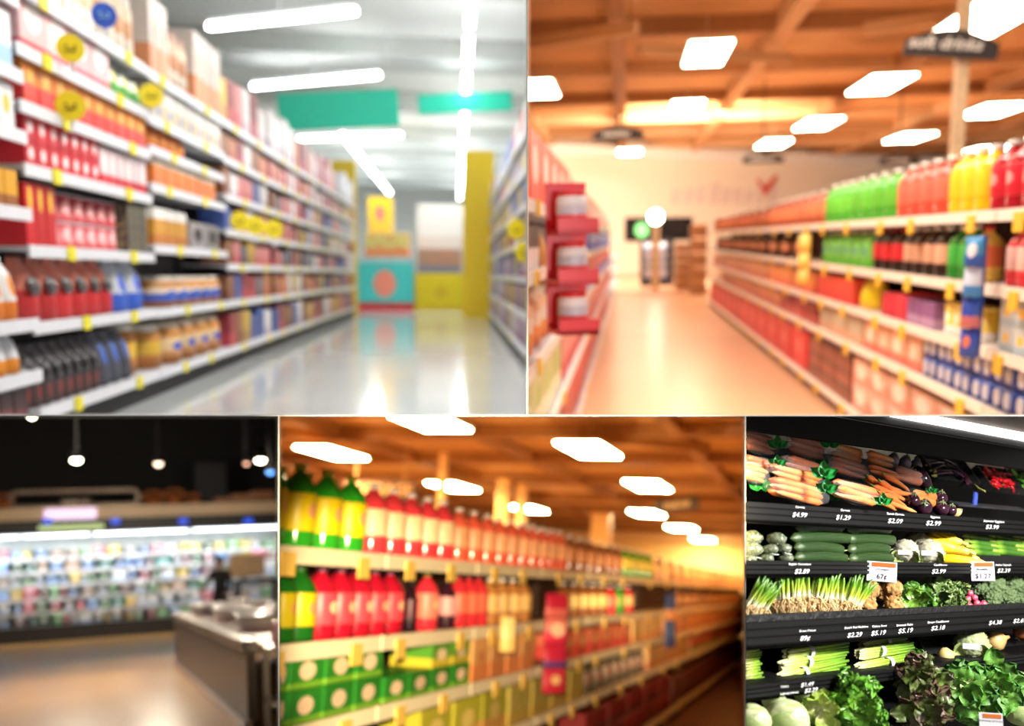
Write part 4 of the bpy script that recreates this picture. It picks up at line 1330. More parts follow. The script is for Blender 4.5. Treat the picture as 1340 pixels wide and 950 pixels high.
# ceiling spots
def spot_fixture(x, y, dia, Y, em, desc, pw=0, col=(1, .86, .66)):
    X, H = px3(x, y, Y)
    r = dia / 2 / F * Y
    o = new('ceiling_spotlight', lathe_me([(r * .7, 0), (r, r * .2), (r * .9, r * 1.6), (r * .3, r * 1.8)], blk3, 14), R.M(X, Y, H, 0, 1, .5))
    new('bulb', blob_me(r * .85, r * .85, r * .5, em, 0, 1, 2), R.M(X, Y - .05, H, 0, 1, .5), o)
    new('stem', box_me(.04, .04, max(.1, 6.4 - H - r), blk3), R.M(X, Y + r * .8, H + r * 1.3), o)
    thing(o, desc, A3, 'lamp', 'ceiling spotlights')
    if pw:
        spot_light('hall_spot', R.pt(X, Y - .1, H - .15), R.pt(X, YC, 2.4), pw, col, 1.5, .9, .12)
        spot_light('hall_spot', R.pt(X, Y - .12, H - .15), R.pt(X * .6 + .3, Y - 3.5, 0), pw * 2.2, col, 1.6, .8, .12)
we = glow((255, 244, 214), 16, 'spot_bulb')
spot_fixture(100, 602, 15, 17, we, 'bright spotlight above the rounded frame sign', 260)
spot_fixture(207, 607, 12, 19, glow((255, 226, 196), 5, 'spot_bulb_soft'), 'softer spotlight above the wicker baskets', 220)
spot_fixture(340, 602, 16, 17, we, 'bright spotlight beside the small blue lamp', 260)
spot_fixture(322, 607, 8, 21, glow((255, 190, 160), 3, 'spot_bulb_dim'), 'small dim spotlight left of the bright pair')
spot_fixture(353, 618, 12, 18, glow((70, 130, 220), 2.5, 'spot_bulb_blue'), 'small blue lamp near the panel edge')
spot_fixture(42, 546, 10, 15, we, 'spotlight cut off by the panel top', 200)

# service counter on the right
XC = 1.43
g = empty('service_counter', R.M(XC + 1, 13, 0))
ya, yb = 9.3, 16.2
cg = mat((92, 80, 72), .35, vary=.06, name='counter_taupe')
chrome = mat((190, 178, 170), .25, .7, vary=.05, name='counter_chrome')
rbox(R, 'front_panel', (XC, XC + .08), (ya, yb), (.1, .7), cg, g)
rbox(R, 'end_panel', (XC + .08, XC + 1.9), (yb - .08, yb), (.1, .7), cg, g)
rbox(R, 'kick_rail', (XC - .03, XC + .04), (ya, yb), (0, .1), chrome, g)
rbox(R, 'top_rail', (XC - .05, XC + .1), (ya, yb), (.7, .8), chrome, g)
rbox(R, 'worktop', (XC + .1, XC + 1.9), (ya, yb), (.74, .78), mat((180, 166, 160), .2, vary=.06, name='counter_top'), g)
thing(g, 'taupe service counter with chrome edges in the dim hall', '', 'counter')
# dishes and packs on the counter
pk = [('clear lidded tray', (214, 206, 206), (190, 170, 170)), ('pink meat pack', (206, 130, 136), (180, 100, 110)), ('white meat pack', (226, 214, 210), (200, 170, 170))]
for i, (x, y, z) in enumerate(((1.8, 15.2, 0), (2.4, 15.0, 2), (2.0, 14.2, 0), (2.7, 14.0, 1), (1.9, 13.2, 2), (2.5, 13.0, 1), (2.0, 12.1, 0), (2.7, 12.0, 1), (1.9, 11.1, 2), (2.5, 11.0, 1))):
    nm_, ca, cb = pk[z]
    put(proto('tub', .5, .6, .16, m=pack(ca, cb, .4), lid=mat((226, 220, 222), .2), name='food_tray'), R.M(x, y, .781, .2 * i), nm_, 'on the service counter', 'tray', 'trays on the service counter')
X, H = R.onY(313, 780, 14.8)
put(proto('tub', .3, .3, .22, m=mat((236, 230, 220), .3), lid=mat((246, 244, 240), .3), name='white_bowl'), R.M(X, 14.8, .781), 'bright white lidded bowl', 'at the far end of the service counter', 'bowl')
# low display at the near end with bottles
rg = empty('end_rack', R.M(2.0, 9.0, 0))
rbox(R, 'shelf', (1.55, 2.6), (8.2, 9.2), (.28, .32), chrome, rg)
rbox(R, 'shelf', (1.55, 2.6), (8.2, 9.2), (.02, .06), chrome, rg)
rbox(R, 'post', (1.55, 1.6), (9.15, 9.2), (0, .76), chrome, rg)
rbox(R, 'post', (2.55, 2.6), (9.15, 9.2), (0, .76), chrome, rg)
rbox(R, 'top_shelf', (1.55, 2.6), (8.6, 9.2), (.72, .76), chrome, rg)
thing(rg, 'chrome end rack of small bottles beside the service counter', '', 'rack')
bc = [('dark bottle', (40, 30, 36), (90, 50, 50), (60, 60, 60)), ('orange bottle', (220, 130, 60), (230, 170, 110), (226, 200, 170)), ('red capped bottle', (226, 190, 170), (230, 110, 90), (226, 40, 40)), ('yellow bottle', (230, 180, 50), (210, 130, 60), (230, 200, 60)), ('rose bottle', (206, 120, 120), (230, 200, 196), (206, 180, 176))]
for i in range(5):
    nm_, ca, cb, cc = bc[i]
    put(p_bottle(.19, .19, .36, body=mat(ca, .2), label=pack(cb, ca, .2), cap=mat(cc, .4), name='small_bottle'), R.M(1.68 + .2 * i, 8.45, .321), nm_, 'on the chrome end rack', 'bottle', 'bottles on the end rack')
    put(proto('carton', .18, .3, .2, m=pack((206, 180, 170) if i % 2 else (200, 70, 60), (170, 140, 130), .3)), R.M(1.68 + .2 * i, 8.5, .061), 'small carton', 'at the foot of the chrome rack', 'carton', 'cartons under the bottles')
for i in range(4):
    put(proto('carton', .22, .36, .22, m=pack((196, 120, 126), (160, 80, 90), .4)), R.M(1.72 + .25 * i, 8.85, .761), 'pink carton', 'on top of the chrome rack', 'carton', 'pink cartons on the end rack')
# beige board and dark bench behind the counter
flat3('menu_board', 300, 346, 724, 756, mat((206, 170, 130), .6), 'beige board behind the person in dark clothes', 22.8, 'board', .06)
Xa, Ha = px3(308, 776, 22.5)
Xb, Hb = px3(362, 756, 22.5)
o = new('black_bench', box_me(Xb - Xa, .6, .1, blk3, .01), R.M((Xa + Xb) / 2, 22.5, Hb - .1))
for q in (-.45, .45):
    new('leg', box_me(.08, .5, Hb - .1, blk3), R.M((Xa + Xb) / 2 + q * (Xb - Xa), 22.5, 0), o)
thing(o, 'black bench standing below the beige board', '', 'bench')

# person in dark clothing behind the counter
def person(R, X, Y, hgt, rz, desc):
    me = bpy.data.meshes.new('person')
    s = hgt / 1.75
    J = dict(pelvis=(0, 0, .95), waist=(0, 0, 1.1), chest=(0, 0, 1.3), neck=(0, 0, 1.47), jaw=(0, -.01, 1.54), head=(0, -.015, 1.62), crown=(0, 0, 1.71),
             lsh=(.17, 0, 1.41), lel=(.24, -.03, 1.14), lwr=(.2, -.2, .98), lha=(.19, -.27, .95), rsh=(-.17, 0, 1.41), rel=(-.27, -.05, 1.16), rwr=(-.32, -.26, 1.06), rha=(-.33, -.33, 1.04),
             lhip=(.1, 0, .9), lkn=(.1, -.01, .5), lan=(.1, .02, .09), lto=(.11, -.14, .04), rhip=(-.1, 0, .9), rkn=(-.1, -.01, .5), ran=(-.1, .02, .09), rto=(-.11, -.14, .04))
    ks = list(J)
    ed = [('pelvis', 'waist'), ('waist', 'chest'), ('chest', 'neck'), ('neck', 'jaw'), ('jaw', 'head'), ('head', 'crown'), ('chest', 'lsh'), ('lsh', 'lel'), ('lel', 'lwr'), ('lwr', 'lha'), ('chest', 'rsh'), ('rsh', 'rel'), ('rel', 'rwr'), ('rwr', 'rha'),
          ('pelvis', 'lhip'), ('lhip', 'lkn'), ('lkn', 'lan'), ('lan', 'lto'), ('pelvis', 'rhip'), ('rhip', 'rkn'), ('rkn', 'ran'), ('ran', 'rto')]
    rad = dict(pelvis=.15, waist=.13, chest=.155, neck=.06, jaw=.07, head=.092, crown=.06, lsh=.075, rsh=.075, lel=.048, rel=.048, lwr=.034, rwr=.034, lha=.04, rha=.04, lhip=.1, rhip=.1, lkn=.065, rkn=.065, lan=.045, ran=.045, lto=.04, rto=.04)
    me.from_pydata([Vector(J[k]) * s for k in ks], [(ks.index(a), ks.index(b)) for a, b in ed], [])
    o = bpy.data.objects.new('tmp', me)
    COL.objects.link(o)
    md = o.modifiers.new('skin', 'SKIN')
    for i, k in enumerate(ks):
        sv = me.skin_vertices[0].data[i]
        sv.radius = (rad[k] * s, rad[k] * s * (.72 if k in ('waist', 'chest', 'pelvis') else 1))
        sv.use_root = k == 'pelvis'
    o.modifiers.new('sub', 'SUBSURF').levels = 2
    dg = bpy.context.evaluated_depsgraph_get()
    body = bpy.data.meshes.new_from_object(o.evaluated_get(dg))
    bpy.data.objects.remove(o)
    body.materials.clear()
    body.materials.append(mat((26, 24, 28), .8, name='dark_cloth'))
    body.materials.append(mat((190, 140, 110), .5, name='skin'))
    for p in body.polygons:
        p.use_smooth = True
        c = p.center
        if c.z > 1.46 * s or ((c - Vector(J['lha']) * s).length < .08 * s) or ((c - Vector(J['rha']) * s).length < .08 * s):
            p.material_index = 1
    M = R.M(X, Y, 0, rz)
    b = new('person', body, M)
    hair = blob_me(.103 * s, .11 * s, .1 * s, mat((58, 40, 32), .7, name='brown_hair'), .08, 3, 3)
    new('hair', hair, M @ Matrix.Translation((0, .025 * s, 1.66 * s)), b)
    for x in (-.035, .035):
        new('eye', blob_me(.012 * s, .008 * s, .01 * s, mat((30, 24, 20), .3), 0, 1, 1), M @ Matrix.Translation((x * s, -.1 * s, 1.63 * s)), b)
        new('ear', blob_me(.012 * s, .02 * s, .03 * s, mat((190, 140, 110), .5, name='skin'), 0, 1, 1), M @ Matrix.Translation((x * 2.75 * s, 0, 1.62 * s)), b)
    new('nose', blob_me(.014 * s, .02 * s, .02 * s, mat((190, 140, 110), .5, name='skin'), 0, 1, 1), M @ Matrix.Translation((0, -.108 * s, 1.6 * s)), b)
    new('mouth', blob_me(.024 * s, .006 * s, .006 * s, mat((150, 80, 76), .5), 0, 1, 1), M @ Matrix.Translation((0, -.092 * s, 1.56 * s)), b)
    for side, hx in ((1, 'lha'), (-1, 'rha')):
        for q in range(5):
            p0 = Vector(J[hx]) * s
            if q < 4:
                a = p0 + Vector(((q - 1.5) * .018, -.02, -.005)) * s
                L_ = (.05, .06, .058, .045)[q] * s
                pts = [a, a + Vector((0, -L_ * .6, -.006 * s)), a + Vector((0, -L_, -.025 * s))]
            else:
                a = p0 + Vector((-side * .03, .01, 0)) * s
                pts = [a, a + Vector((-side * .02, -.03, 0)) * s, a + Vector((-side * .02, -.05, -.012)) * s]
            v, f = sweep(pts, [.0095 * s, .009 * s, .006 * s], 6)
            new('finger', mk('finger', v, f, mat((190, 140, 110), .5, name='skin')), M, b)
    thing(b, desc, '', 'person')
X, _h = R.onY(288, 760, 21.0)
person(R, X, 21.0, R.onY(288, 728, 21.0)[1], -.4, 'person in dark clothes standing behind the service counter')

# ================================================================ the black produce case
CUR = R5
R = R5
P0 = ray(975, 748) * 2.3
DS, NS, US = R5.d, R5.r, R5.u
ALONG = Matrix((DS, -NS, US)).transposed().to_4x4()
A5 = 'in the produce case'


def p5(x, y, n):
    v = ray(x, y)
    return v * ((n + P0.dot(NS)) / v.dot(NS))


def along(x, y, n, roll=0.0, yaw=0.0, pitch=0.0, k=1.0):
    """frame on the case at a pixel: local x along the shelf, one local unit about one pixel there"""
    p = p5(x, y, n)
    mp = p.y / F * k
    f = DS.x - DS.y * (x - CX) / F
    return Matrix.Translation(p) @ ALONG @ Matrix.Rotation(roll, 4, 'Y') @ Matrix.Rotation(yaw, 4, 'Z') @ Matrix.Rotation(pitch, 4, 'X') @ Matrix.Diagonal((mp / f, mp, mp, 1))


def facing(x, y, n, roll=0.0, yaw=0.0, pitch=0.0, k=1.0):
    """frame on the case at a pixel, turned to the aisle"""
    p = p5(x, y, n)
    Yv = Vector((p.x, p.y, 0)).normalized()
    Zv = Vector((0, 0, 1))
    Xv = Yv.cross(Zv)
    m = Matrix((Xv, Yv, Zv)).transposed().to_4x4()
    return Matrix.Translation(p) @ m @ Matrix.Rotation(roll, 4, 'Y') @ Matrix.Rotation(yaw, 4, 'Z') @ Matrix.Rotation(pitch, 4, 'X') @ Matrix.Scale(p.y / F * k, 4)


def runbox(name, ya, yb, n0, n1, m, parent, xa=962, length=2.0, bev=0.0, nref=None):
    """a bar along the whole case: pixel heights ya (top) and yb at the left end, depths n0..n1"""
    nn = n1 if nref is None else nref
    a, b = p5(xa, ya, nn), p5(xa, yb, nn)
    h = (a - b).dot(US)
    org = b - DS * .05 + NS * ((n0 + n1) / 2 - nn)
    me = box_me(length, abs(n1 - n0), h, m, bev)
    me2 = me
    M = Matrix.Translation(org + DS * (length / 2)) @ ALONG
    return new(name, me2, M, parent)


blk5 = mat((9, 9, 10), .6, vary=.1, name='case_black_enamel', spec=.18)
blk5b = mat((15, 15, 16), .5, vary=.1, name='rail_black', spec=.25)
case = empty('produce_case', Matrix.Translation(p5(1150, 950, -.2)))
thing(case, 'black stepped produce case with price rails', '', 'display case')
runbox('back_panel', 420, 1060, -.46, -.44, blk5, case)
runbox('back_strip', 560, 578, -.435, -.43, mat((168, 160, 138), .5, vary=.06, name='beige_strip'), case)
vz = runbox('valance', 522, 560, -.1, -.07, blk5, case)
runbox('silver_line', 520, 523, -.1, -.065, mat((170, 170, 170), .3, .6, name='silver_trim'), vz)
runbox('canopy_panel', 506, 520, -.07, -.04, mat((22, 22, 24), .4, name='canopy_black'), case)
runbox('canopy_top', 380, 494, -.07, -.04, mat((120, 110, 104), .5, name='canopy_grey'), case)
runbox('light_tube', 494, 507, -.06, -.03, glow((255, 252, 246), 9, 'case_tube'), case)
RAILS = [(655, 680, .0), (733.5, 752, .02), (816, 848, .05), (899, 917, .09)]
RT = []
for i, (ya, yb, n) in enumerate(RAILS):
    tr = runbox('tray', ya + 7, ya + 9, -.34, n - .012, blk5, case, nref=n)
    ra = runbox('price_rail', ya, yb, n - .012, n, blk5, case)
    hh = yb - ya
    for q in range(3):
        runbox('groove_bar', ya + hh * (.04 + .34 * q), ya + hh * (.26 + .34 * q), n, n + .004, blk5b, ra)
    RT.append(ra)
    runbox('shelf_front', yb, yb + 4, n - .03, n - .015, blk5, case)
runbox('lower_tray', 985, 990, -.3, .12, blk5, case)
# black lip of the tray that holds the onions and broccoli
runbox('tray_lip', 806, 816, .03, .042, mat((18, 18, 18), .6, vary=.3, scale=60, bump=.4, name='lip_black'), case)

wl = mat((238, 238, 236), .5, vary=.02, name='chalk_white')


def price(i, x, y, t, nx=None, ny=None, name=None, s=8.5):
    n = RAILS[i][2] + .006
    new('price_lettering', text_me(t, s, wl, 0, shear=.25, bold=.05), along(x, y + s * .35, n), RT[i])
    if name:
        new('name_lettering', text_me(name, 3.8, wl, 0, bold=.05), along(nx, ny + 1.4, n), RT[i])


price(0, 1046, 673.5, '$4.99', 1047, 663.5, 'Carrots')
price(0, 1103, 677, '$1.29', 1106, 667.5, 'Carrots')
price(0, 1171, 681.5, '$2.09', 1172, 672.5, 'Bunch Carrots')
price(0, 1221, 684.5, '$2.99', 1224, 676.5, 'Eggplant')
price(0, 1298, 689.5, '$3.99', 1301, 682, 'Japanese Eggplant', 7.5)
price(1, 1049, 747.5, '$2.89', 1047, 738, 'English Cucumbers')
price(1, 1228, 747.5, '$2.99', 1231, 739, 'Cauliflower', 8)
price(1, 1313, 746.5, '$2.39', 1313, 739, 'Italian Squash', 7.5)
price(2, 1053, 835, '89\u00a2', 1057, 825, 'Green Onions', 9)
price(2, 1118, 830.5, '$2.29', 1121, 820.5, 'Bunch Red Radishes')
price(2, 1149, 828, '$5.19', 1151, 819, 'Celery Root')
price(2, 1184.5, 825, '$5.19', 1184, 817.5, 'Broccoli Rabe')
price(2, 1227, 821.5, '$2.18', 1228, 813.5, 'Green Cauliflower', 8)
price(2, 1302, 814.5, '$4.38', s=7.5)
price(2, 1334, 812, '$2.69', s=7.5)
price(3, 1056, 895.5, '$1.49', 1027, 898, 'Celery', 7.5)
price(3, 1061, 903, '$2.29', 1033, 906.5, 'Iceberg Lettuce', 7.5)
price(3, 1302, 862, '$2.29', s=6.5)


def card(x, y, w, h, n, roll, top, big, desc):
    M = facing(x, y, n, roll)
    o = new('price_card', box_me(w, .8, h, mat((236, 234, 238), .5, vary=.02, name='card_white'), 0, -h / 2), M)
    new('orange_header', box_me(w * .78, .3, h * .2, mat((226, 120, 50), .5, name='card_orange'), 0, h * .25), M @ Matrix.Translation((w * .06, -.6, 0)), o)
    dk = mat((40, 36, 70), .5, name='card_ink')
    if top:
        new('lettering', text_me(top, h * .12, dk, 0), M @ Matrix.Translation((0, -.6, h * .06)), o)
    else:
        new('lettering', marks_me(w * .5, h * .09, dk, 8, 8), M @ Matrix.Translation((0, -.6, h * .06)), o)
    if big:
        new('lettering', text_me(big, h * .34, dk, 0, bold=.1), M @ Matrix.Translation((0, -.6, -h * .36)), o)
    thing(o, desc, '', 'price card', 'price cards')


card(1154, 748, 37, 26, .05, .03, 'CUCUMBERS', '67\u00a2', 'white price card reading 67 cents above the celery roots')
card(1286, 747.5, 28, 25, .05, -.06, '', '$1.27', 'white price card reading 1.27 dollars above the broccoli')
card(1297, 946, 28, 26, .3, -.05, 'ROMAINE LETTUCE', '', 'white price card with orange header below the romaine lettuce')

# ---------------------------------------------------------------- vegetables (one local unit about one pixel)
def mesh_of(vf, m, smooth=True, name='vegetable'):
    return mk(name, vf[0], vf[1], m, smooth)


def rod_me(L, R_, m, arch=3.0, taper=.0, seg=12, n=12, rib=0.0, ribn=9, end=.45, neck=0.0, name='vegetable', sag=0.0):
    pts, rad = [], []
    for i in range(n + 1):
        t = i / n
        x = (t - .5) * L
        e = min(t, 1 - t) / .14
        r = R_ * (1 if e >= 1 else (end + (1 - end) * math.sqrt(max(0, 1 - (1 - e) ** 2))) if e > 0 else end * .35)
        r *= 1 - taper * t
        if neck:
            r *= 1 - neck * max(0, (t - .45) / .55) ** .8
        pts.append((x, 0, arch * math.sin(PI * t) - sag * t * t))
        rad.append(r)
    vs, fs = sweep(pts, rad, seg)
    if rib:
        for k in range(n + 1):
            c = Vector(pts[k])
            for i in range(seg):
                v = vs[k * seg + i]
                vs[k * seg + i] = c + (v - c) * (1 + rib * math.cos(ribn * 2 * PI * i / seg) + rib * .6 * mnoise.noise(v * .25))
    return mk(name, vs, fs, m, True)


def leaf_me(w, h, m, ruf=2.0, frq=1.0, cup=.3, bend=.3, seed=0, nx=8, ny=10, point=1.7, name='leaf'):
    vs, fs = [], []
    for j in range(ny + 1):
        v = j / ny
        if point > 1.2:
            wid = w * .5 * ((.16 + .84 * math.sin(PI / 2 * min(1, v / .65))) * math.sqrt(max(0, 1 - max(0, (v - .55) / .45) ** 2.4)) + .03)
        else:
            wid = w * .5 * (math.sin(PI * min(1, .08 + .92 * v) ** point) * .85 + .22 * (1 - v) + .04)
        for i in range(nx + 1):
            u = 2 * i / nx - 1
            ed = abs(u) ** 1.6
            y = -cup * w * .5 * u * u + bend * h * v * v + ruf * ed * math.sin(frq * 9 * v + seed + u * 2) + ruf * .8 * v ** 3 * math.sin(frq * 5 * u + seed * 2)
            z = v * h + ruf * .5 * ed * math.cos(frq * 11 * v + seed)
            vs.append((u * wid, y, z))
    for j in range(ny):
        for i in range(nx):
            a = j * (nx + 1) + i
            fs.append((a, a + 1, a + nx + 2, a + nx + 1))
    return mk(name, vs, fs, m, True)


def dir_matrix(d, base=Vector((0, 0, 0)), view=Vector((0, -1, 0)), spin=0.0, k=1.0):
    z = d.normalized()
    y = -(view - z * view.dot(z))
    if y.length < 1e-3:
        y = Vector((0, 0, -1))
    y.normalize()
    x = y.cross(z)
    return Matrix.Translation(base) @ Matrix((x, y, z)).transposed().to_4x4() @ Matrix.Rotation(spin, 4, 'Z') @ Matrix.Scale(k, 4)


def leafy(M, name, leaves, n, r, desc, cat, core_m, squash=1.0, kmin=.75, kmax=1.15, inner=22, outer=96, seed=1, back=.25):
    rr = random.Random(seed)
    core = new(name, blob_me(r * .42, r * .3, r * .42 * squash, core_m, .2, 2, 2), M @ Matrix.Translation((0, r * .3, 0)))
    for i in range(n):
        t = (i + .5) / n
        th = math.radians(inner + (outer - inner) * t ** .7)
        az = i * 2.39996 + rr.uniform(-.3, .3)
        d = Vector((math.sin(th) * math.cos(az), -math.cos(th), math.sin(th) * math.sin(az) * squash))
        o2, a2 = r * .42 * rr.random(), rr.uniform(0, 6.28)
        L = dir_matrix(d, Vector((o2 * math.cos(a2), r * back * t - r * .1 * (1 - t), o2 * math.sin(a2) * squash)), spin=rr.uniform(-.5, .5), k=rr.uniform(kmin, kmax))
        new('leaf', rr.choice(leaves), M @ L, core)
    thing(core, desc, A5, cat)


cuke = ramp_mat(0, [(0, (80, 100, 56)), (.12, (40, 62, 30)), (.9, (46, 68, 34)), (1, (90, 110, 66))], .3, streak=.4, sscale=(.6, 5, 5), bump=.25)
cukes = [rod_me(L, 7.5, cuke, arch, 0, 14, 14, .03, 7, name='cucumber') for L, arch in ((66, 2.5), (72, 2), (64, 3))]
tipm = mat((150, 160, 110), .6, name='pale_tip')
tip = mesh_of(sweep([(0, 0, 0), (4, 0, 1)], [1.3, .8], 6), tipm)
TN = ['top', 'second', 'third', 'bottom']
for c, (x0, ys_, lens) in enumerate(((1073, (692, 705, 719, 731), (63, 75, 69, 72)), (1138, (694, 707, 720, 732), (58, 60, 58, 60)))):
    for i, (y, L) in enumerate(zip(ys_, lens)):
        M = along(x0 + (2 if i % 2 else -1), y, -.04 - .006 * (3 - i), rng.uniform(-.02, .02))
        o = new('cucumber', cukes[i % 3], M @ Matrix.Diagonal((L / 68, 1, 1, 1)))
        new('stem_tip', tip, M @ Matrix.Translation((L / 2 - 1, 0, 0)), o)
        thing(o, '%s long green cucumber of the %s stack' % (TN[i], ['left', 'right'][c]), A5, 'cucumber', 'stacked cucumbers')

# zucchini
zuc = ramp_mat(0, [(0, (150, 176, 60)), (.1, (110, 150, 50)), (.25, (64, 112, 34)), (1, (80, 130, 44))], .3, streak=.3, sscale=(.4, 6, 6))
zu = [rod_me(38, 5.2, zuc, .8, .1, 10, 12, name='zucchini'), rod_me(36, 4.6, zuc, -.5, .15, 10, 12, name='zucchini')]
zst = mesh_of(sweep([(-2, 0, 0), (-8, 0, .5)], [3.2, 2.2], 7), mat((170, 190, 80), .5, name='zucchini_stem'))
k = 0
for c, xc in enumerate((1287, 1320, 1352)):
    for i, y in enumerate((705, 711, 718, 724)):
        M = along(xc + (i * 2 - 2), y, -.05 - .008 * (3 - i), .05)
        o = new('zucchini', zu[(i + c) % 2], M)
        new('stem', zst, M @ Matrix.Translation((-17, 0, 0)), o)
        thing(o, '%s zucchini of the %s pile' % (TN[i], ['left', 'middle', 'right'][c]), A5, 'zucchini', 'piled zucchini')
# black tray front under the zucchini
thing(new('black_tray', box_me(85, 3, 11, mat((16, 16, 16), .6, vary=.3, scale=.4, name='tray_plastic')), along(1306, 738, -.005)), 'black low tray front below the piled zucchini', '', 'tray')

# yellow squash
ysq = ramp_mat(0, [(0, (236, 190, 20)), (.6, (246, 206, 40)), (.95, (240, 214, 90)), (1, (190, 190, 90))], .3, streak=.1)
sq = rod_me(58, 8.5, ysq, 2, 0, 12, 14, neck=.55, name='yellow_squash')
sqs = mesh_of(sweep([(26, 0, 0), (34, 0, -1)], [3, 2.2], 7), mat((206, 200, 110), .5, name='squash_stem'))
for i, (x, y, n, roll, d) in enumerate(((1230, 706, -.08, .12, 'yellow squash lying behind the others'), (1246, 711, -.06, .75, 'pale yellow squash slanting steeply'), (1238, 716, -.055, .55, 'yellow squash slanting across the pile'), (1240, 719, -.04, .1, 'yellow squash in the middle of the pile'),
                                        (1253, 726, -.025, .25, 'large yellow squash at the front'), (1253, 734, -.02, .1, 'lowest yellow squash behind the price rail'), (1222, 712, -.07, .2, 'yellow squash next to the cauliflower'))):
    M = facing(x, y, n, roll)
    o = new('yellow_squash', sq, M)
    new('stem', sqs, M, o)
    thing(o, d, A5, 'squash', 'yellow squash pile')

# wrapped cauliflowers
cf = mat((176, 170, 138), .7, vary=.12, scale=.25, name='curd')
cfg = mat((170, 186, 110), .6, vary=.2, scale=.2, name='curd_leaf')
def cauli(x, y, r, n, desc, leafc=cfg, curd=cf, wrap=True, sq=1.0):
    M = facing(x, y, n)
    o = new('cauliflower', blob_me(r, r, r * .9 * sq, curd, .4, 4.5, 4, 'cell', seed=x % 7), M)
    lf = leaf_me(r * 1.1, r * 1.3, leafc, 1.5, 1, -.6, .25, seed=2, nx=6, ny=7)
    for i in range(5):
        a = PI * (1.05 + .9 * i / 4)
        d = Vector((math.cos(a), -.35, math.sin(a)))
        new('leaf', lf, M @ dir_matrix(d, Vector((0, -r * .3, -r * .25)), spin=PI), o)
    if wrap:
        new('clear_wrap', blob_me(r * 1.1, r * 1.1, r * .98 * sq, film(alpha=.1), .05, 3, 3, seed=3), M, o)
        new('wrap_tag', box_me(r * .95, .4, r * .35, mat((226, 226, 236), .4, vary=.02, name='wrap_white'), 0, -r * .1), M @ Matrix.Translation((0, -r * 1.1, 0)), o)
    thing(o, desc, A5, 'cauliflower')
cauli(1184, 722, 17, -.045, 'wrapped cauliflower beside the cucumbers')
cauli(1215, 723, 18, -.04, 'wrapped cauliflower beside the yellow squash')
cauli(1199, 708, 14, -.1, 'shaded cauliflower behind the two wrapped ones', wrap=False)
cauli(1271, 843, 21, .0, 'green wrapped cauliflower with a white label', cfg, mat((176, 190, 116), .6, vary=.25, scale=.2, name='green_curd'))

# silver green wrapped eggplants at the left end
sil = mat((70, 82, 58), .25, vary=.4, scale=.25, c2=(126, 134, 110), name='wrapped_green')
for i, (x, y, r, n, d) in enumerate(((1016, 705, 11, -.06, 'topmost'), (984, 703, 12, -.08, 'left rear'), (1008, 719, 9, -.04, 'left front'), (1025, 718, 9, -.035, 'right front'), (983, 718, 13, -.06, 'leftmost'), (1003, 731, 8, -.03, 'lowest left'), (1028, 731, 9, -.03, 'lowest right'), (981, 731, 8, -.03, 'edge'))):
    M = facing(x, y, n, rng.uniform(-.3, .3))
    o = new('wrapped_squash', blob_me(r * 1.2, r, r * .8, sil, .12, 2, 3, seed=i), M)
    new('twist_tail', mesh_of(sweep([(0, -r * .6, -r * .5), (r * .4, -r * .9, -r * .7), (r * 1.1, -r, -r * .75)], [2, 1.2, .6], 6), mat((226, 226, 220), .3, name='twist_white')), M, o)
    thing(o, d + ' silvery wrapped squash beside the cucumbers', A5, 'squash', 'wrapped squash')

# carrots, in clear bags with green printed ends
car = ramp_mat(0, [(0, (222, 112, 46)), (.7, (236, 136, 66)), (1, (240, 170, 110))], .45, streak=.2, sscale=(9, .7, .7), bump=.2)
carp = ramp_mat(0, [(0, (192, 98, 62)), (.6, (208, 122, 84)), (1, (220, 154, 122))], .45, streak=.2, sscale=(9, .7, .7), bump=.2)
carw = ramp_mat(0, [(0, (228, 124, 52)), (.6, (236, 150, 80)), (1, (240, 186, 130))], .45, streak=.2, sscale=(9, .7, .7), bump=.2)
def carrots_for(m):
    return [rod_me(60, 5.6, m, a, .45, 9, 9, end=.6, name='carrot') for a in (.6, -.6)]
CR = {'o': carrots_for(car), 'p': carrots_for(carp), 'w': carrots_for(carw)}
grn = mat((36, 150, 62), .35, vary=.25, scale=.3, name='printed_green')
gleaf = [leaf_me(11, 15, grn, 1.2, 1, .5, .2, seed=s_, nx=5, ny=6, point=1.0) for s_ in (1, 2)]
def carrot_bag(x, y, L, Hh, n, roll, kind, desc, ends=(), al=.16):
    M = along(x, y, n, roll)
    o = new('carrot_bag', mk_pillow(L, Hh, film(alpha=round(al * .5, 2))), M)
    rr = random.Random(int(x * 3 + y))
    rows = max(2, int(Hh / 7))
    for i in range(rows):
        for q in range(2 if L > 55 else 1):
            z = (i + .5) / rows * Hh * .86 - Hh * .43
            yy = rr.uniform(-4, 0) - 3 * math.cos(z / Hh * PI)
            new('carrot', rr.choice(CR[kind]), M @ Matrix.Translation((rr.uniform(-2, 2) + (L * .0), yy + q * 7, z)) @ Matrix.Diagonal((L * .93 / 60, 1, Hh / rows / 8.5, 1)) @ Matrix.Rotation(rr.choice((0, PI)) + rr.uniform(-.05, .05), 4, 'Z'), o)
    for (ex, ez, sc_) in ends:
        for q, a in enumerate((-1.0, 0, 1.1)):
            new('green_print', gleaf[q % 2], facing(x, y, n) @ Matrix.Translation((ex, -9, ez)) @ Matrix.Rotation(a, 4, 'Y') @ Matrix.Scale(sc_, 4), o)
    thing(o, desc, A5, 'carrot bag')
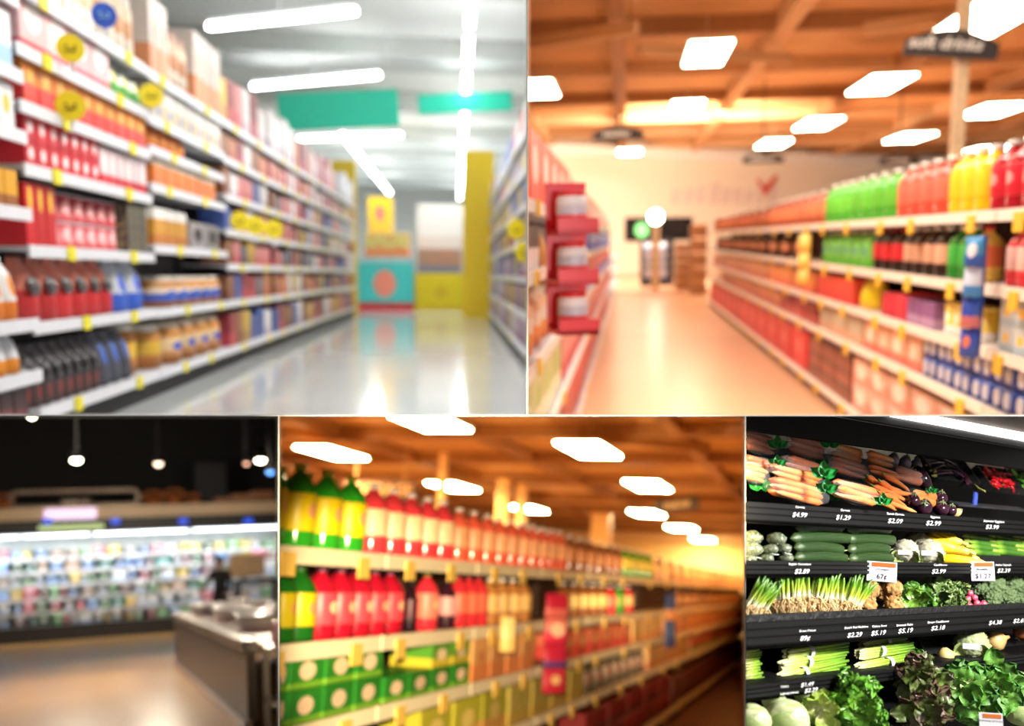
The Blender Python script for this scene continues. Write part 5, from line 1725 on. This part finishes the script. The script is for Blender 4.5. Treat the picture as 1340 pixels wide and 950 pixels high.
def mk_pillow(L, Hh, m):
    n, seg = 9, 14
    vs, fs = [], []
    for i in range(n + 1):
        t = i / n
        x = (t - .5) * L * 1.12
        r = max(.15, math.sin(PI * (.04 + .92 * t)) ** .35)
        for j in range(seg):
            a = 2 * PI * j / seg
            w = 1 + .05 * math.sin(5 * a + i)
            vs.append((x, -Hh * .42 * r * math.sin(a) * w - 2, Hh * .56 * r * math.cos(a) * w))
    for i in range(n):
        for j in range(seg):
            q = (j + 1) % seg
            fs.append((i * seg + j, (i + 1) * seg + j, (i + 1) * seg + q, i * seg + q))
    return mk('pillow', vs, fs, m, True)
carrot_bag(990, 580, 44, 26, -.16, .1, 'p', 'large pale carrot bag at the upper left corner', ((26, -4, 1.0),), .3)
carrot_bag(1052, 585, 52, 27, -.16, .1, 'p', 'large pale carrot bag under the canopy', ((32, 2, 1.0),), .3)
carrot_bag(1103, 593, 40, 20, -.15, .1, 'w', 'carrot bag before the beige strip', (), .25)
carrot_bag(990, 606, 44, 16, -.11, .06, 'p', 'shaded carrot bag in the middle row at left', ((26, -2, .9),), .35)
carrot_bag(1052, 610, 56, 18, -.11, .1, 'p', 'shaded carrot bag in the middle row', (), .35)
carrot_bag(1108, 612, 52, 22, -.11, .1, 'p', 'shaded carrot bag beside the green prints', ((-28, 2, 1.0),), .35)
carrot_bag(985, 620, 32, 22, -.05, .12, 'o', 'carrot bag cut by the picture edge', (), .18)
carrot_bag(1040, 622, 64, 18, -.06, .1, 'o', 'carrot bag with printed band behind the front one', ((36, 0, 1.3),), .14)
carrot_bag(1042, 643, 70, 26, -.02, .1, 'o', 'front carrot bag beside the green leaf print', ((38, 2, 1.1), (-44, 4, 1.4)), .12)
carrot_bag(1117, 645, 56, 26, -.02, .1, 'w', 'front pale carrot bag above the rail', ((-24, -8, .8), (36, -12, .9)), .16)
carrot_bag(1150, 602, 36, 16, -.12, .1, 'w', 'small carrot bag below the eggplants', (), .2)
carrot_bag(1152, 618, 40, 12, -.09, .1, 'o', 'orange carrot bag with green edge', (), .1)
carrot_bag(1186, 622, 34, 20, -.09, .08, 'p', 'carrot bag leaning on the long eggplant', (), .25)
carrot_bag(1204, 651, 34, 20, -.04, .08, 'o', 'small orange carrot bag behind the round eggplants', ((14, 8, .6),), .08)
CC = [rod_me(46, 4.6, car, a, .5, 9, 9, end=.6, name='carrot') for a in (1, -.5)]
ctop = mesh_of(sweep([(0, 0, 0), (-4, 0, 1.5)], [1.6, .8], 6), mat((110, 150, 60), .5, name='carrot_top'))
for i in range(13):
    x = 1162 + rng.uniform(-12, 14)
    y = 632 + i * 2.4
    M = along(x, y, -.07 + .0045 * i, rng.uniform(0, .25), rng.uniform(-.3, .3))
    o = new('carrot', CC[i % 2], M)
    new('crown', ctop, M @ Matrix.Translation((-22, 0, 0)), o)
    thing(o, 'loose orange carrot', 'in the pile beside the round eggplants', 'carrot', 'loose carrots')

# eggplants
egg = mat((36, 14, 28), .12, vary=.2, scale=.15, c2=(56, 26, 40), name='eggplant_skin')
eggw = mat((96, 76, 92), .15, vary=.2, scale=.1, c2=(150, 132, 146), name='pale_eggplant_skin')
calyx = mat((120, 130, 80), .6, vary=.2, name='calyx')
def calyx_me(r):
    parts = []
    for i in range(5):
        a = 2 * PI * i / 5
        parts.append(sweep([(0, 0, r * 1.02), (r * .3 * math.cos(a), r * .3 * math.sin(a), r * .98), (r * .62 * math.cos(a), r * .62 * math.sin(a), r * .8)], [r * .16, r * .14, r * .03], 5))
    parts.append(sweep([(0, 0, r * .9), (r * .05, 0, r * 1.35)], [r * .16, r * .11], 6))
    return mesh_of(join(parts), calyx)
def eggplant(x, y, rx, rz, n, roll, m, desc, pitch=0.0):
    M = facing(x, y, n, roll, 0, pitch)
    o = new('eggplant', blob_me(rx, rx, rz, m, .05, 1.2, 3, seed=int(x)), M)
    new('calyx', calyx_me(rx), M @ Matrix.Translation((0, 0, rz - rx)), o)
    thing(o, desc, A5, 'eggplant', 'eggplants')
for i, (x, y) in enumerate(((1168, 604), (1184, 607), (1198, 611))):
    eggplant(x, y, 8, 11, -.13, .2, eggw, ['first', 'second', 'third'][i] + ' pale purple eggplant in the rear row')
eggplant(1207, 626, 9, 19, -.1, -.5, egg, 'long dark eggplant leaning by the black bin', )
for i, (x, y, r, d) in enumerate(((1195, 655, 9, 'small round eggplant by the carrots'), (1208, 663, 11.5, 'round eggplant showing its calyx'), (1230, 652, 9.5, 'upper round glossy eggplant'), (1231, 666, 10, 'lower round glossy eggplant'), (1244, 668, 8, 'round eggplant at the end of the row'))):
    eggplant(x, y, r, r * .93, -.02 if i != 2 else -.035, .2, egg, d, .9 if i == 1 else .1)
eggplant(1252, 671, 5, 7, -.01, .9, mat((214, 190, 120), .4, name='cream_skin'), 'small cream root beside the round eggplants')

# black bins with Japanese eggplants and chillies
def bin5(x, y, w, h, n, desc, tilt=.12):
    M = along(x, y, n, 0) @ Matrix.Rotation(.9, 4, 'X')
    mb = mat((24, 24, 24), .5, vary=.4, scale=.5, name='bin_plastic')
    o = new('black_bin', box_me(w, h, 2, mb), M)
    for (dx, dy, ww, hh) in ((0, -h / 2, w, 1.6), (0, h / 2, w, 1.6), (-w / 2, 0, 1.6, h), (w / 2, 0, 1.6, h)):
        new('side', box_me(ww, hh, 10, mb), M @ Matrix.Translation((dx, dy, 0)), o)
    thing(o, desc, A5, 'bin', 'black bins')
    return M
Mb = bin5(1237, 619, 56, 40, -.2, 'open black bin of slim eggplants')
jeg = rod_me(34, 2.6, egg, 4, .2, 8, 10, name='slim_eggplant')
jst = mesh_of(sweep([(-16, 0, 0), (-21, 0, 1), (-26, 0, 3)], [2.6, 1.3, .9], 6), mat((150, 150, 70), .5, name='stalk_olive'))
for i, (dx, dy, a) in enumerate(((-8, 10, .1), (-10, 4, .2), (-6, -3, .05), (8, 8, -.9), (4, -6, -.7), (12, -10, .8), (-14, -10, .1))):
    M = Mb @ Matrix.Translation((dx, dy, 4 + i * .6)) @ Matrix.Rotation(a, 4, 'Z')
    o = new('slim_eggplant', jeg, M)
    new('stalk', jst, M, o)
    thing(o, 'slim dark eggplant with olive stalk', 'in the black bin', 'eggplant', 'slim eggplants')
def chilli(m):
    return [mesh_of(sweep([(0, 0, 0), (3.5, 0, 1.2), (7, 0, .6), (10, 0, -1.6)], [1.6, 2.0, 1.5, .3], 7), m, name='chilli'), mesh_of(sweep([(0, 0, 0), (3, 1, 1), (6, 2.4, .6), (8.5, 4.5, -.8)], [1.7, 2.1, 1.6, .3], 7), m, name='chilli')]
cst = mesh_of(sweep([(0, 0, 0), (-2.5, 0, .8)], [.9, .5], 5), mat((90, 130, 50), .5, name='chilli_stem'))
for nm_, c, x0, y0, w_, cnt, d in (('red_chilli', (206, 24, 34), 1302, 627, 34, 70, 'small shiny red chilli in the heap'), ('green_chilli', (96, 170, 40), 1334, 630, 24, 44, 'small green chilli in the heap')):
    Mb = bin5(x0, y0 + 4, w_ + 8, 34, -.2, 'open black bin of %s chillies' % nm_.split('_')[0])
    ms = chilli(mat(c, .2, vary=.25, scale=.3, name=nm_ + '_skin'))
    rr = random.Random(5)
    for i in range(cnt):
        u, v = rr.uniform(-1, 1), rr.uniform(-1, 1)
        zz = 3 + 9 * (1 - u * u) * (1 - v * v) * rr.random()
        M = Mb @ Matrix.Translation((u * w_ * .46, v * 14, zz)) @ Matrix.Rotation(rr.uniform(0, 6.28), 4, 'Z') @ Matrix.Rotation(rr.uniform(-.5, .5), 4, 'Y')
        o = new(nm_, ms[i % 2], M)
        if i % 3 == 0:
            new('stem', cst, M, o)
        thing(o, d, 'of the open black bin', 'chilli', nm_.replace('_', ' ') + ' heap')
# blue marker and grey shelf ledge
thing(new('blue_marker', box_me(4, 3, 21, mat((70, 90, 190), .3, vary=.2, name='blue_plastic'), .4), along(1275, 665, -.1, .12)), 'upright blue plastic divider below the chilli bins', '', 'divider')
thing(new('grey_ledge', box_me(92, 14, 2.2, mat((60, 60, 64), .3, vary=.2, scale=.2, name='ledge_grey'), .3), along(1296, 664, -.1, 0, 0, .3)), 'empty dark grey ledge below the chilli bins', '', 'ledge')

# green onions
onion = ramp_mat(2, [(0, (240, 238, 220)), (.16, (236, 240, 206)), (.32, (186, 206, 70)), (.6, (104, 150, 38)), (1, (54, 104, 26))], .35, streak=.2, sscale=(7, 7, .5))
rootm = mat((236, 210, 160), .8, vary=.25, scale=.4, c2=(200, 156, 98), name='onion_roots')
band = mat((90, 60, 150), .5, name='bunch_band')
def onion_bunch(seed, lean):
    rr = random.Random(seed)
    st, rt = [], []
    for i in range(11):
        a = rr.uniform(-9, 9)
        b = rr.uniform(-4, 4)
        f = a * .1 + lean
        w1 = rr.uniform(-3, 3)
        H_ = rr.uniform(36, 46)
        st.append(sweep([(a, b, 0), (a + f, b, 5), (a + f * 3 + w1 * .3, b, 14), (a + f * 6 + w1, b + 1, 26), (a + f * 10 + w1 * 2.4, b + 3, H_)], [2.5, 2.1, 2.0, 2.2, 1.0], 7))
    for i in range(150):
        a = rr.uniform(-12, 12)
        b = rr.uniform(-8, 5)
        p = Vector((a, b, rr.uniform(-4, 6)))
        pts = [p]
        for q in range(3):
            p = p + Vector((rr.uniform(-5, 5), rr.uniform(-4, 2), rr.uniform(-8.5, 0)))
            pts.append(p)
        rt.append(sweep(pts, [.9, .8, .65, .3], 4, False))
    return mesh_of(join(st), onion, name='green_onion'), mesh_of(join(rt), rootm, name='roots')
OB = [onion_bunch(3, .3), onion_bunch(8, -.2), onion_bunch(12, .6)]
for i, (x, y, le, n) in enumerate(((981, 794, -.5, -.01), (993, 796, -.5, -.02), (1022, 789, .25, -.01), (1036, 785, .1, -.02), (1050, 785, .1, -.01), (1064, 786, 0, -.02), (1078, 787, 0, -.01), (1092, 788, -.05, -.02), (1105, 790, -.15, -.01), (1115, 793, -.3, -.01))):
    a, b = OB[i % 3]
    M = facing(x, y, n, -le if i > 1 else -le)
    o = new('green_onion_bunch', a, M)
    r_ = new('roots', b, M, o)
    r_['kind'] = 'stuff'
    thing(o, 'bunch of green onions with tangled roots', A5, 'green onions', 'green onion bunches')

# celery roots
crm = mat((198, 152, 88), .75, vary=.25, scale=.16, c2=(150, 104, 52), bump=.4, name='celeriac_skin')
for i, (x, y, r, n, d) in enumerate(((1138, 771, 13, -.04, 'upper left'), (1167, 770, 13.5, -.04, 'upper right'), (1134, 791, 13, -.005, 'lower left'), (1169, 792, 12.5, -.005, 'lower right'), (1152, 774, 12, -.07, 'rear'))):
    M = facing(x, y, n, i)
    o = new('celery_root', blob_me(r, r, r, crm, .2, 3.2, 4, 'cell', seed=i), M)
    rts = []
    rr = random.Random(i)
    for q in range(7):
        a = rr.uniform(0, 6.28)
        p = Vector((math.cos(a) * r * .8, -r * .5, math.sin(a) * r * .8))
        rts.append(sweep([p, p * 1.12 + Vector((rr.uniform(-2, 2), -1, -2)), p * 1.2 + Vector((rr.uniform(-3, 3), 0, -4))], [1.2, .9, .3], 5))
    new('rootlets', mesh_of(join(rts), crm), M, o)
    thing(o, d + ' knobbly brown celery root', A5, 'celery root', 'celery roots')

# leafy greens in the onion row
lg = ramp_mat(2, [(0, (190, 200, 120)), (.3, (96, 140, 50)), (1, (64, 118, 34))], .4, streak=.35, sscale=(3, 3, 2))
lg2 = ramp_mat(2, [(0, (206, 214, 140)), (.35, (120, 164, 60)), (1, (112, 152, 54))], .4, streak=.35, sscale=(3, 3, 2))
kl = ramp_mat(2, [(0, (170, 190, 130)), (.4, (98, 130, 70)), (1, (132, 156, 86))], .5, streak=.3, sscale=(4, 4, 3))
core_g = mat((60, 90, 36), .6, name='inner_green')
LV1 = [leaf_me(15, 19, q, 2.2, 1.3, .3, .35, seed=s_) for q, s_ in ((lg, 1), (lg2, 2), (lg, 4))]
LVK = [leaf_me(13, 16, kl, 3.0, 2.6, .2, .45, seed=s_, nx=10, ny=12) for s_ in (1, 3, 5)]
leafy(facing(1196, 783, -.01), 'leafy_green', LV1, 34, 17, 'loose bunch of bright leafy greens beside the celery roots', 'leafy greens', core_g, seed=2)
leafy(facing(1210, 790, .0), 'leafy_green', LV1, 20, 11, 'low bunch of leafy greens under the curly kale', 'leafy greens', core_g, seed=3)
leafy(facing(1230, 772, -.04), 'curly_kale', LVK, 46, 20, 'pale curly kale head left of the other', 'kale', core_g, seed=5)
leafy(facing(1248, 777, -.03), 'curly_kale', LVK, 42, 19, 'pale curly kale head beside the radishes', 'kale', core_g, seed=6)

# radishes and broccoli
rad = mat((214, 50, 84), .25, vary=.2, scale=.2, c2=(236, 120, 140), name='radish_skin')
rtail = mesh_of(sweep([(0, 0, -4), (.6, 0, -6), (1.5, 0, -9)], [1, .6, .2], 5), mat((236, 200, 206), .5, name='radish_tail'))
for i, (x, y) in enumerate(((1269, 776), (1266, 784), (1275, 782), (1268, 792), (1278, 789), (1283, 793), (1275, 795), (1287, 790))):
    M = facing(x, y, -.02 + .002 * i, rng.uniform(-1, 1))
    o = new('radish', blob_me(4.6, 4.6, 4.4, rad, .05, 1, 2), M)
    new('root_tail', rtail, M, o)
    thing(o, 'pink radish in the little heap beside the broccoli', A5, 'radish', 'radish heap')
bro = mat((120, 140, 92), .8, vary=.3, scale=.5, c2=(84, 108, 66), bump=.6, name='broccoli_florets')
brs = mat((150, 170, 100), .6, name='broccoli_stalk')
for i, (x, y, r, n, d) in enumerate(((1298, 767, 16, -.04, 'large broccoli head in the upper row'), (1322, 764, 15, -.045, 'tall broccoli head under the price rail'), (1297, 784, 12.5, -.01, 'lower broccoli head near the radishes'), (1316, 781, 13.5, -.01, 'middle broccoli head at the front'), (1335, 786, 11, -.01, 'broccoli head cut by the picture edge'), (1283, 774, 11, -.05, 'small broccoli head behind the radishes'), (1338, 768, 13, -.05, 'rear broccoli head at the picture edge'))):
    M = facing(x, y, n)
    me = blob_me(r, r, r * .9, bro, .42, 3.4, 5, 'cell', seed=i + 2)
    for v in me.vertices:
        q = v.co / r
        v.co *= 1 + .1 * mnoise.noise(q * 11)
    o = new('broccoli', me, M)
    new('stalk', mesh_of(sweep([(0, 2, -r * .5), (0, 4, -r * 1.1)], [r * .35, r * .3], 9), brs), M, o)
    thing(o, d, A5, 'broccoli', 'broccoli heads')

# celery bundles
cel = ramp_mat(0, [(0, (226, 220, 170)), (.15, (196, 206, 110)), (.45, (150, 180, 60)), (1, (92, 146, 40))], .35, streak=.3, sscale=(.3, 6, 6), bump=.15)
cew = mat((232, 232, 236), .5, vary=.05, name='paper_band')
def celery(x, y, L, Hh, n, roll, bandx, desc):
    M = along(x, y, n, roll)
    rr = random.Random(int(x + y))
    st = []
    rows = 4
    for i in range(rows):
        for q in range(2):
            z = (i + .5) / rows * Hh - Hh / 2
            y0 = -3.5 + q * 6 + rr.uniform(-1, 1)
            r = Hh / rows * .66
            st.append(sweep([(-L / 2 + 2 + rr.uniform(-1, 2), y0, z * .8), (-L * .4, y0 - 1, z), (-L * .1, y0, z * 1.02), (L * .25, y0, z), (L / 2 + rr.uniform(-3, 2), y0 + 1, z * 1.05)], [r * .8, r * 1.15, r, r * .85, r * .7], 8, True, .8))
    o = new('celery_bundle', mesh_of(join(st), cel), M)
    vs, fs = [], []
    for k_ in range(20):
        a = 2 * PI * k_ / 20
        for dx in (-2.2, 2.2):
            vs.append((bandx + dx + .12 * Hh * math.sin(a), -9.6 * math.cos(a) * 1.0 - .5, Hh * .6 * math.sin(a)))
    for k_ in range(20):
        j = (k_ + 1) % 20
        fs.append((2 * k_, 2 * k_ + 1, 2 * j + 1, 2 * j))
    new('paper_band', mk('band', vs, fs, cew), M, o)
    thing(o, desc, A5, 'celery', 'celery bundles')
celery(1068, 852, 84, 15, -.03, -.03, -12, 'top celery bundle of the wide stack')
celery(1064, 865, 88, 14, -.02, -.04, -10, 'middle celery bundle of the wide stack')
celery(1063, 880, 92, 17, -.005, -.06, -14, 'front celery bundle of the wide stack')
celery(1156, 841, 62, 12, -.05, -.04, 0, 'rear celery bundle of the right stack')
celery(1157, 851, 74, 14, -.02, -.03, -8, 'middle celery bundle of the right stack')
celery(1156, 869, 74, 14, -.0, -.05, 4, 'front celery bundle of the right stack')
celery(972, 858, 44, 14, -.03, -.05, -10, 'upper celery bundle at the left edge')
celery(972, 874, 44, 15, -.02, -.05, -10, 'middle celery bundle at the left edge')
celery(974, 889, 46, 14, -.005, -.05, -12, 'lower celery bundle at the left edge')
ctl = leaf_me(12, 16, lg, 2, 1.6, .3, .3, seed=3)
o = new('celery_leaf_tuft', blob_me(5, 5, 5, core_g, .1, 1, 2), facing(1200, 860, -.03))
for q in range(8):
    new('leaf', ctl, facing(1200, 860, -.03) @ dir_matrix(Vector((math.cos(q * .8 - .6), -.5, math.sin(q * .8 - .6))), k=.8), o)
thing(o, 'tuft of celery leaves at the end of the right stack', A5, 'celery leaves')

# onions, turnip and bins beside the celery
on = ramp_mat(2, [(0, (206, 150, 90)), (.5, (226, 186, 120)), (1, (200, 150, 90))], .35, streak=.2, sscale=(8, 8, .4))
def onion_at(x, y, r, n, roll, m, desc):
    prof = [(r * .2, -r * .95), (r * .7, -r * .75), (r, -r * .1), (r * .92, r * .35), (r * .5, r * .75), (r * .2, r * .95), (r * .1, r * 1.25)]
    M = facing(x, y, n, roll)
    o = new('onion', lathe_me(prof, m, 18), M)
    rr = [sweep([(0, 0, -r * .9), (q * .6, -1, -r * 1.08), (q * 1.3, -1, -r * 1.2)], [.8, .5, .2], 4) for q in (-3, -1, 1, 3)]
    new('rootlets', mesh_of(join(rr), rootm), M, o)
    thing(o, desc, A5, 'onion', 'onions')
onion_at(1303, 838, 14, -.02, 1.2, on, 'large pale onion beside the wrapped green cauliflower')
onion_at(1290, 830, 9, -.06, .3, mat((214, 160, 110), .5, name='tan_skin'), 'small tan onion behind the large pale one')
onion_at(1336, 826, 10, -.03, .4, mat((190, 112, 60), .4, vary=.2, name='brown_skin'), 'brown onion at the picture edge')
onion_at(1238, 858, 11, -.01, 1.3, mat((232, 204, 130), .4, vary=.15, name='cream_root'), 'cream coloured root in front of the black bin')
bin5(1222, 852, 40, 34, -.06, 'black bin behind the cream root')
bin5(1322, 846, 42, 24, -.06, 'black bin under the pale onions')

# bottom row: cabbages and lettuces
cab = mat((170, 188, 124), .5, vary=.25, scale=.08, c2=(206, 214, 170), name='cabbage_leaf')
cabm = ramp_mat(2, [(0, (214, 220, 180)), (.4, (184, 200, 134)), (1, (150, 176, 96))], .5, streak=.2, sscale=(5, 5, .6))
def cabbage(x, y, r, n, desc, seed):
    M = facing(x, y, n)
    o = new('cabbage', blob_me(r, r, r * .92, cab, .05, 2, 3, seed=seed), M)
    lf = leaf_me(r * 1.5, r * 1.75, cabm, .9, .6, -.8, .0, seed=seed, nx=8, ny=8, name='leaf')
    for v in lf.vertices:      # wrap the leaf round the head
        x_, z_ = v.co.x / r, (v.co.z - r * .9) / r
        q = Vector((math.sin(x_), -math.cos(x_) * math.cos(z_), math.sin(z_)))
        v.co = q * (r * (1.03 + .03 * mnoise.noise(q * 3))) 
    for i in range(5):
        new('leaf', lf, M @ Matrix.Rotation(i * 1.3 - .4, 4, 'Y') @ Matrix.Rotation(.5 * math.cos(i), 4, 'Z') @ Matrix.Scale(1 + .012 * i, 4), o)
    thing(o, desc, A5, 'cabbage', 'cabbages')
cabbage(984, 944, 25, .11, 'pale cabbage cut by the picture edge', 1)
cabbage(1030, 942, 29, .12, 'largest pale green cabbage', 2)
cabbage(1012, 914, 16, .05, 'shaded cabbage behind the largest one', 3)
cabbage(1053, 908, 14, .05, 'small shaded cabbage under the celery rail', 4)
cabbage(1338, 922, 26, .1, 'white cabbage at the right edge', 5)
cabbage(1332, 890, 13, .08, 'small white cabbage beside the romaine lettuce', 6)
pl = ramp_mat(2, [(0, (240, 240, 220)), (.4, (206, 216, 120)), (1, (150, 186, 60))], .45, streak=.3, sscale=(3, 3, 2))
LVP = [leaf_me(22, 26, pl, 2.2, 1.6, .2, .4, seed=s_) for s_ in (1, 2)]
leafy(facing(1075, 930, .1), 'pale_lettuce', LVP, 20, 24, 'pale yellow green lettuce between cabbage and curly endive', 'lettuce', cab, 1.2, seed=8)
# curly green endive
cu = ramp_mat(2, [(0, (190, 200, 110)), (.35, (110, 160, 46)), (1, (84, 146, 34))], .4, streak=.4, sscale=(4, 4, 3))
LVC = [leaf_me(15, 18, cu, 3.8, 3.2, .1, .5, seed=s_, nx=10, ny=12) for s_ in (1, 3, 5, 7)]
leafy(facing(1120, 922, .15), 'curly_endive', LVC, 130, 42, 'big curly green endive head in the front row', 'endive', core_g, 1.05, kmin=.9, kmax=1.7, seed=11, back=.5)
leafy(facing(1137, 948, .17), 'curly_endive', LVC, 50, 22, 'lower curly green endive head under the red lettuce', 'endive', core_g, 1.0, kmin=.8, kmax=1.3, seed=12)
# red leaf lettuce
rl = ramp_mat(2, [(0, (150, 160, 90)), (.45, (86, 104, 46)), (.75, (84, 74, 48)), (1, (98, 66, 56))], .4, streak=.45, sscale=(3, 3, 2))
rl2 = ramp_mat(2, [(0, (160, 170, 90)), (.5, (92, 116, 46)), (1, (70, 66, 40))], .4, streak=.45, sscale=(3, 3, 2))
LVR = [leaf_me(22, 30, q, 3.6, 1.9, .25, .45, seed=s_, nx=10, ny=12) for q, s_ in ((rl, 1), (rl2, 3), (rl, 5))]
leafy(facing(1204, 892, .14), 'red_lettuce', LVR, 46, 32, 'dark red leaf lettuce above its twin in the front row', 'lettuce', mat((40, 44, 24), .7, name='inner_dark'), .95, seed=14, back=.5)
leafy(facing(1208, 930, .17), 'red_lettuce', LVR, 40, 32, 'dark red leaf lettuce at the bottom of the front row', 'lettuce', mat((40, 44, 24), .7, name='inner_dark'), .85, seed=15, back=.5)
# romaine / green leaf lettuce
ro = ramp_mat(2, [(0, (226, 230, 180)), (.3, (110, 160, 60)), (1, (78, 138, 44))], .55, streak=.45, sscale=(3, 3, 1.5))
ro2 = ramp_mat(2, [(0, (226, 230, 180)), (.35, (96, 140, 50)), (1, (50, 104, 36))], .55, streak=.45, sscale=(3, 3, 1.5))
LVG = [leaf_me(32, 38, q, 3.4, 1.4, .25, .4, seed=s_, nx=12, ny=14) for q, s_ in ((ro, 1), (ro2, 3), (ro, 5), (ro2, 8))]
leafy(facing(1262, 896, .15), 'romaine_lettuce', LVG, 34, 36, 'large green romaine lettuce beside the red lettuce', 'lettuce', core_g, 1.15, seed=21, kmin=.65, kmax=1.0, back=.5)
leafy(facing(1306, 896, .15), 'romaine_lettuce', LVG, 32, 32, 'large green romaine lettuce near the right edge', 'lettuce', core_g, 1.15, seed=22, kmin=.6, kmax=.95, back=.5)
leafy(facing(1276, 922, .17), 'romaine_lettuce', LVG, 20, 24, 'lower green romaine lettuce above the price card', 'lettuce', core_g, .9, seed=23, kmin=.6, kmax=.9, back=.5)

def area_to(name, loc, tgt, sx, sy, power, col):
    q = (Vector(tgt) - Vector(loc)).to_track_quat('-Z', 'Y').to_matrix().to_4x4()
    return area_light(name, Matrix.Translation(loc) @ q, sx, sy, power, col)
area_to('produce_fill', (2.05, 1.5, .5), p5(1160, 760, 0), .6, .3, 125, (1, .98, .95))  # unseen fill light added right of the view to brighten the produce

# ---------------------------------------------------------------- goods end at the walls that part the rooms
def cut(o, planes):
    me = o.data
    M = WM[o.name]
    bb = [M @ Vector(c) for c in o.bound_box]
    if me.users and len(me.vertices) and all(abs(v) < 1e-9 for c in o.bound_box for v in c):
        bb = [M @ v.co for v in me.vertices]
    cross = []
    for n in planes:
        ds = [p.dot(n) for p in bb]
        if max(ds) <= 0:
            return False
        if min(ds) < 0:
            cross.append(n)
    if cross:
        bm = bmesh.new()
        bm.from_mesh(me)
        bm.transform(M)
        for n in cross:
            g = bm.verts[:] + bm.edges[:] + bm.faces[:]
            bmesh.ops.bisect_plane(bm, geom=g, dist=1e-6, plane_co=(0, 0, 0), plane_no=n, clear_inner=True)
            ed = [e for e in bm.edges if e.is_boundary and abs(e.verts[0].co.dot(n)) < 1e-4 and abs(e.verts[1].co.dot(n)) < 1e-4]
            if ed:
                bmesh.ops.holes_fill(bm, edges=ed, sides=0)
        if not bm.faces:
            bm.free()
            return False
        bm.transform(M.inverted())
        m2 = bpy.data.meshes.new(me.name)
        bm.to_mesh(m2)
        bm.free()
        for q in me.materials:
            m2.materials.append(q)
        o.data = m2
    return True


FRAME = [left_of(1344), right_of(-4), above(954), below(-4)]
dead = set()
KIDS = {}
for o in bpy.data.objects:
    if o.parent:
        KIDS.setdefault(o.parent.name, []).append(o)


def kill(o):
    for c in KIDS.get(o.name, []):
        kill(c)
    dead.add(o.name)


def outside(o):
    M = WM[o.name]
    bb = [M @ Vector(c) for c in o.bound_box]
    return any(max(p.dot(n) for p in bb) <= 0 for n in FRAME)


bpy.context.view_layer.update()
for R in (R1, R2, R3, R4, R5):
    for nm in R.items:
        if nm in dead:
            continue
        o = bpy.data.objects[nm]
        if o.type != 'MESH':
            continue
        root = o
        while root.parent:
            root = root.parent
        if not cut(o, R.planes) or (root.get('kind') != 'structure' and outside(o)):
            kill(o)
for nm, *_ in list(THINGS):
    if nm in dead:
        continue
    o = bpy.data.objects[nm]
    if o.type == 'EMPTY':
        def alive(q):
            return any(c.name not in dead and (c.type == 'MESH' or alive(c)) for c in KIDS.get(q.name, []))
        if not alive(o):
            kill(o)
THINGS = [t for t in THINGS if t[0] not in dead]
for nm in dead:
    bpy.data.objects.remove(bpy.data.objects[nm])

# ---------------------------------------------------------------- labels: description, place, and where needed the position in the row
def ordinal(n):
    w = ['first', 'second', 'third', 'fourth', 'fifth', 'sixth', 'seventh', 'eighth', 'ninth', 'tenth', 'eleventh', 'twelfth', 'thirteenth', 'fourteenth', 'fifteenth', 'sixteenth', 'seventeenth', 'eighteenth', 'nineteenth', 'twentieth']
    return w[n] if n < 20 else ['twenty-', 'thirty-', 'forty-'][n // 10 - 2] + w[n % 10]


groups = {}
for nm, desc, place, cat, grp in THINGS:
    groups.setdefault((desc, place), []).append((project(WM[nm].translation)[0], nm, cat, grp))
for (desc, place), mem in groups.items():
    mem.sort()
    for i, (px, nm, cat, grp) in enumerate(mem):
        o = bpy.data.objects[nm]
        lab = (desc + ' ' + place).strip()
        if len(mem) > 1 and not (grp or '').endswith('chilli heap'):
            lab += ', %s from left' % ordinal(i)
        nw = len(lab.replace(',', ' ').split())
        if nw > 16 or nw < 4:
            print('LABELWORDS', nw, lab)
        o['label'] = lab
        o['category'] = cat
        if grp and len(mem) > 1:
            o['group'] = grp
print('THINGS', len(THINGS), 'OBJECTS', len(bpy.data.objects))
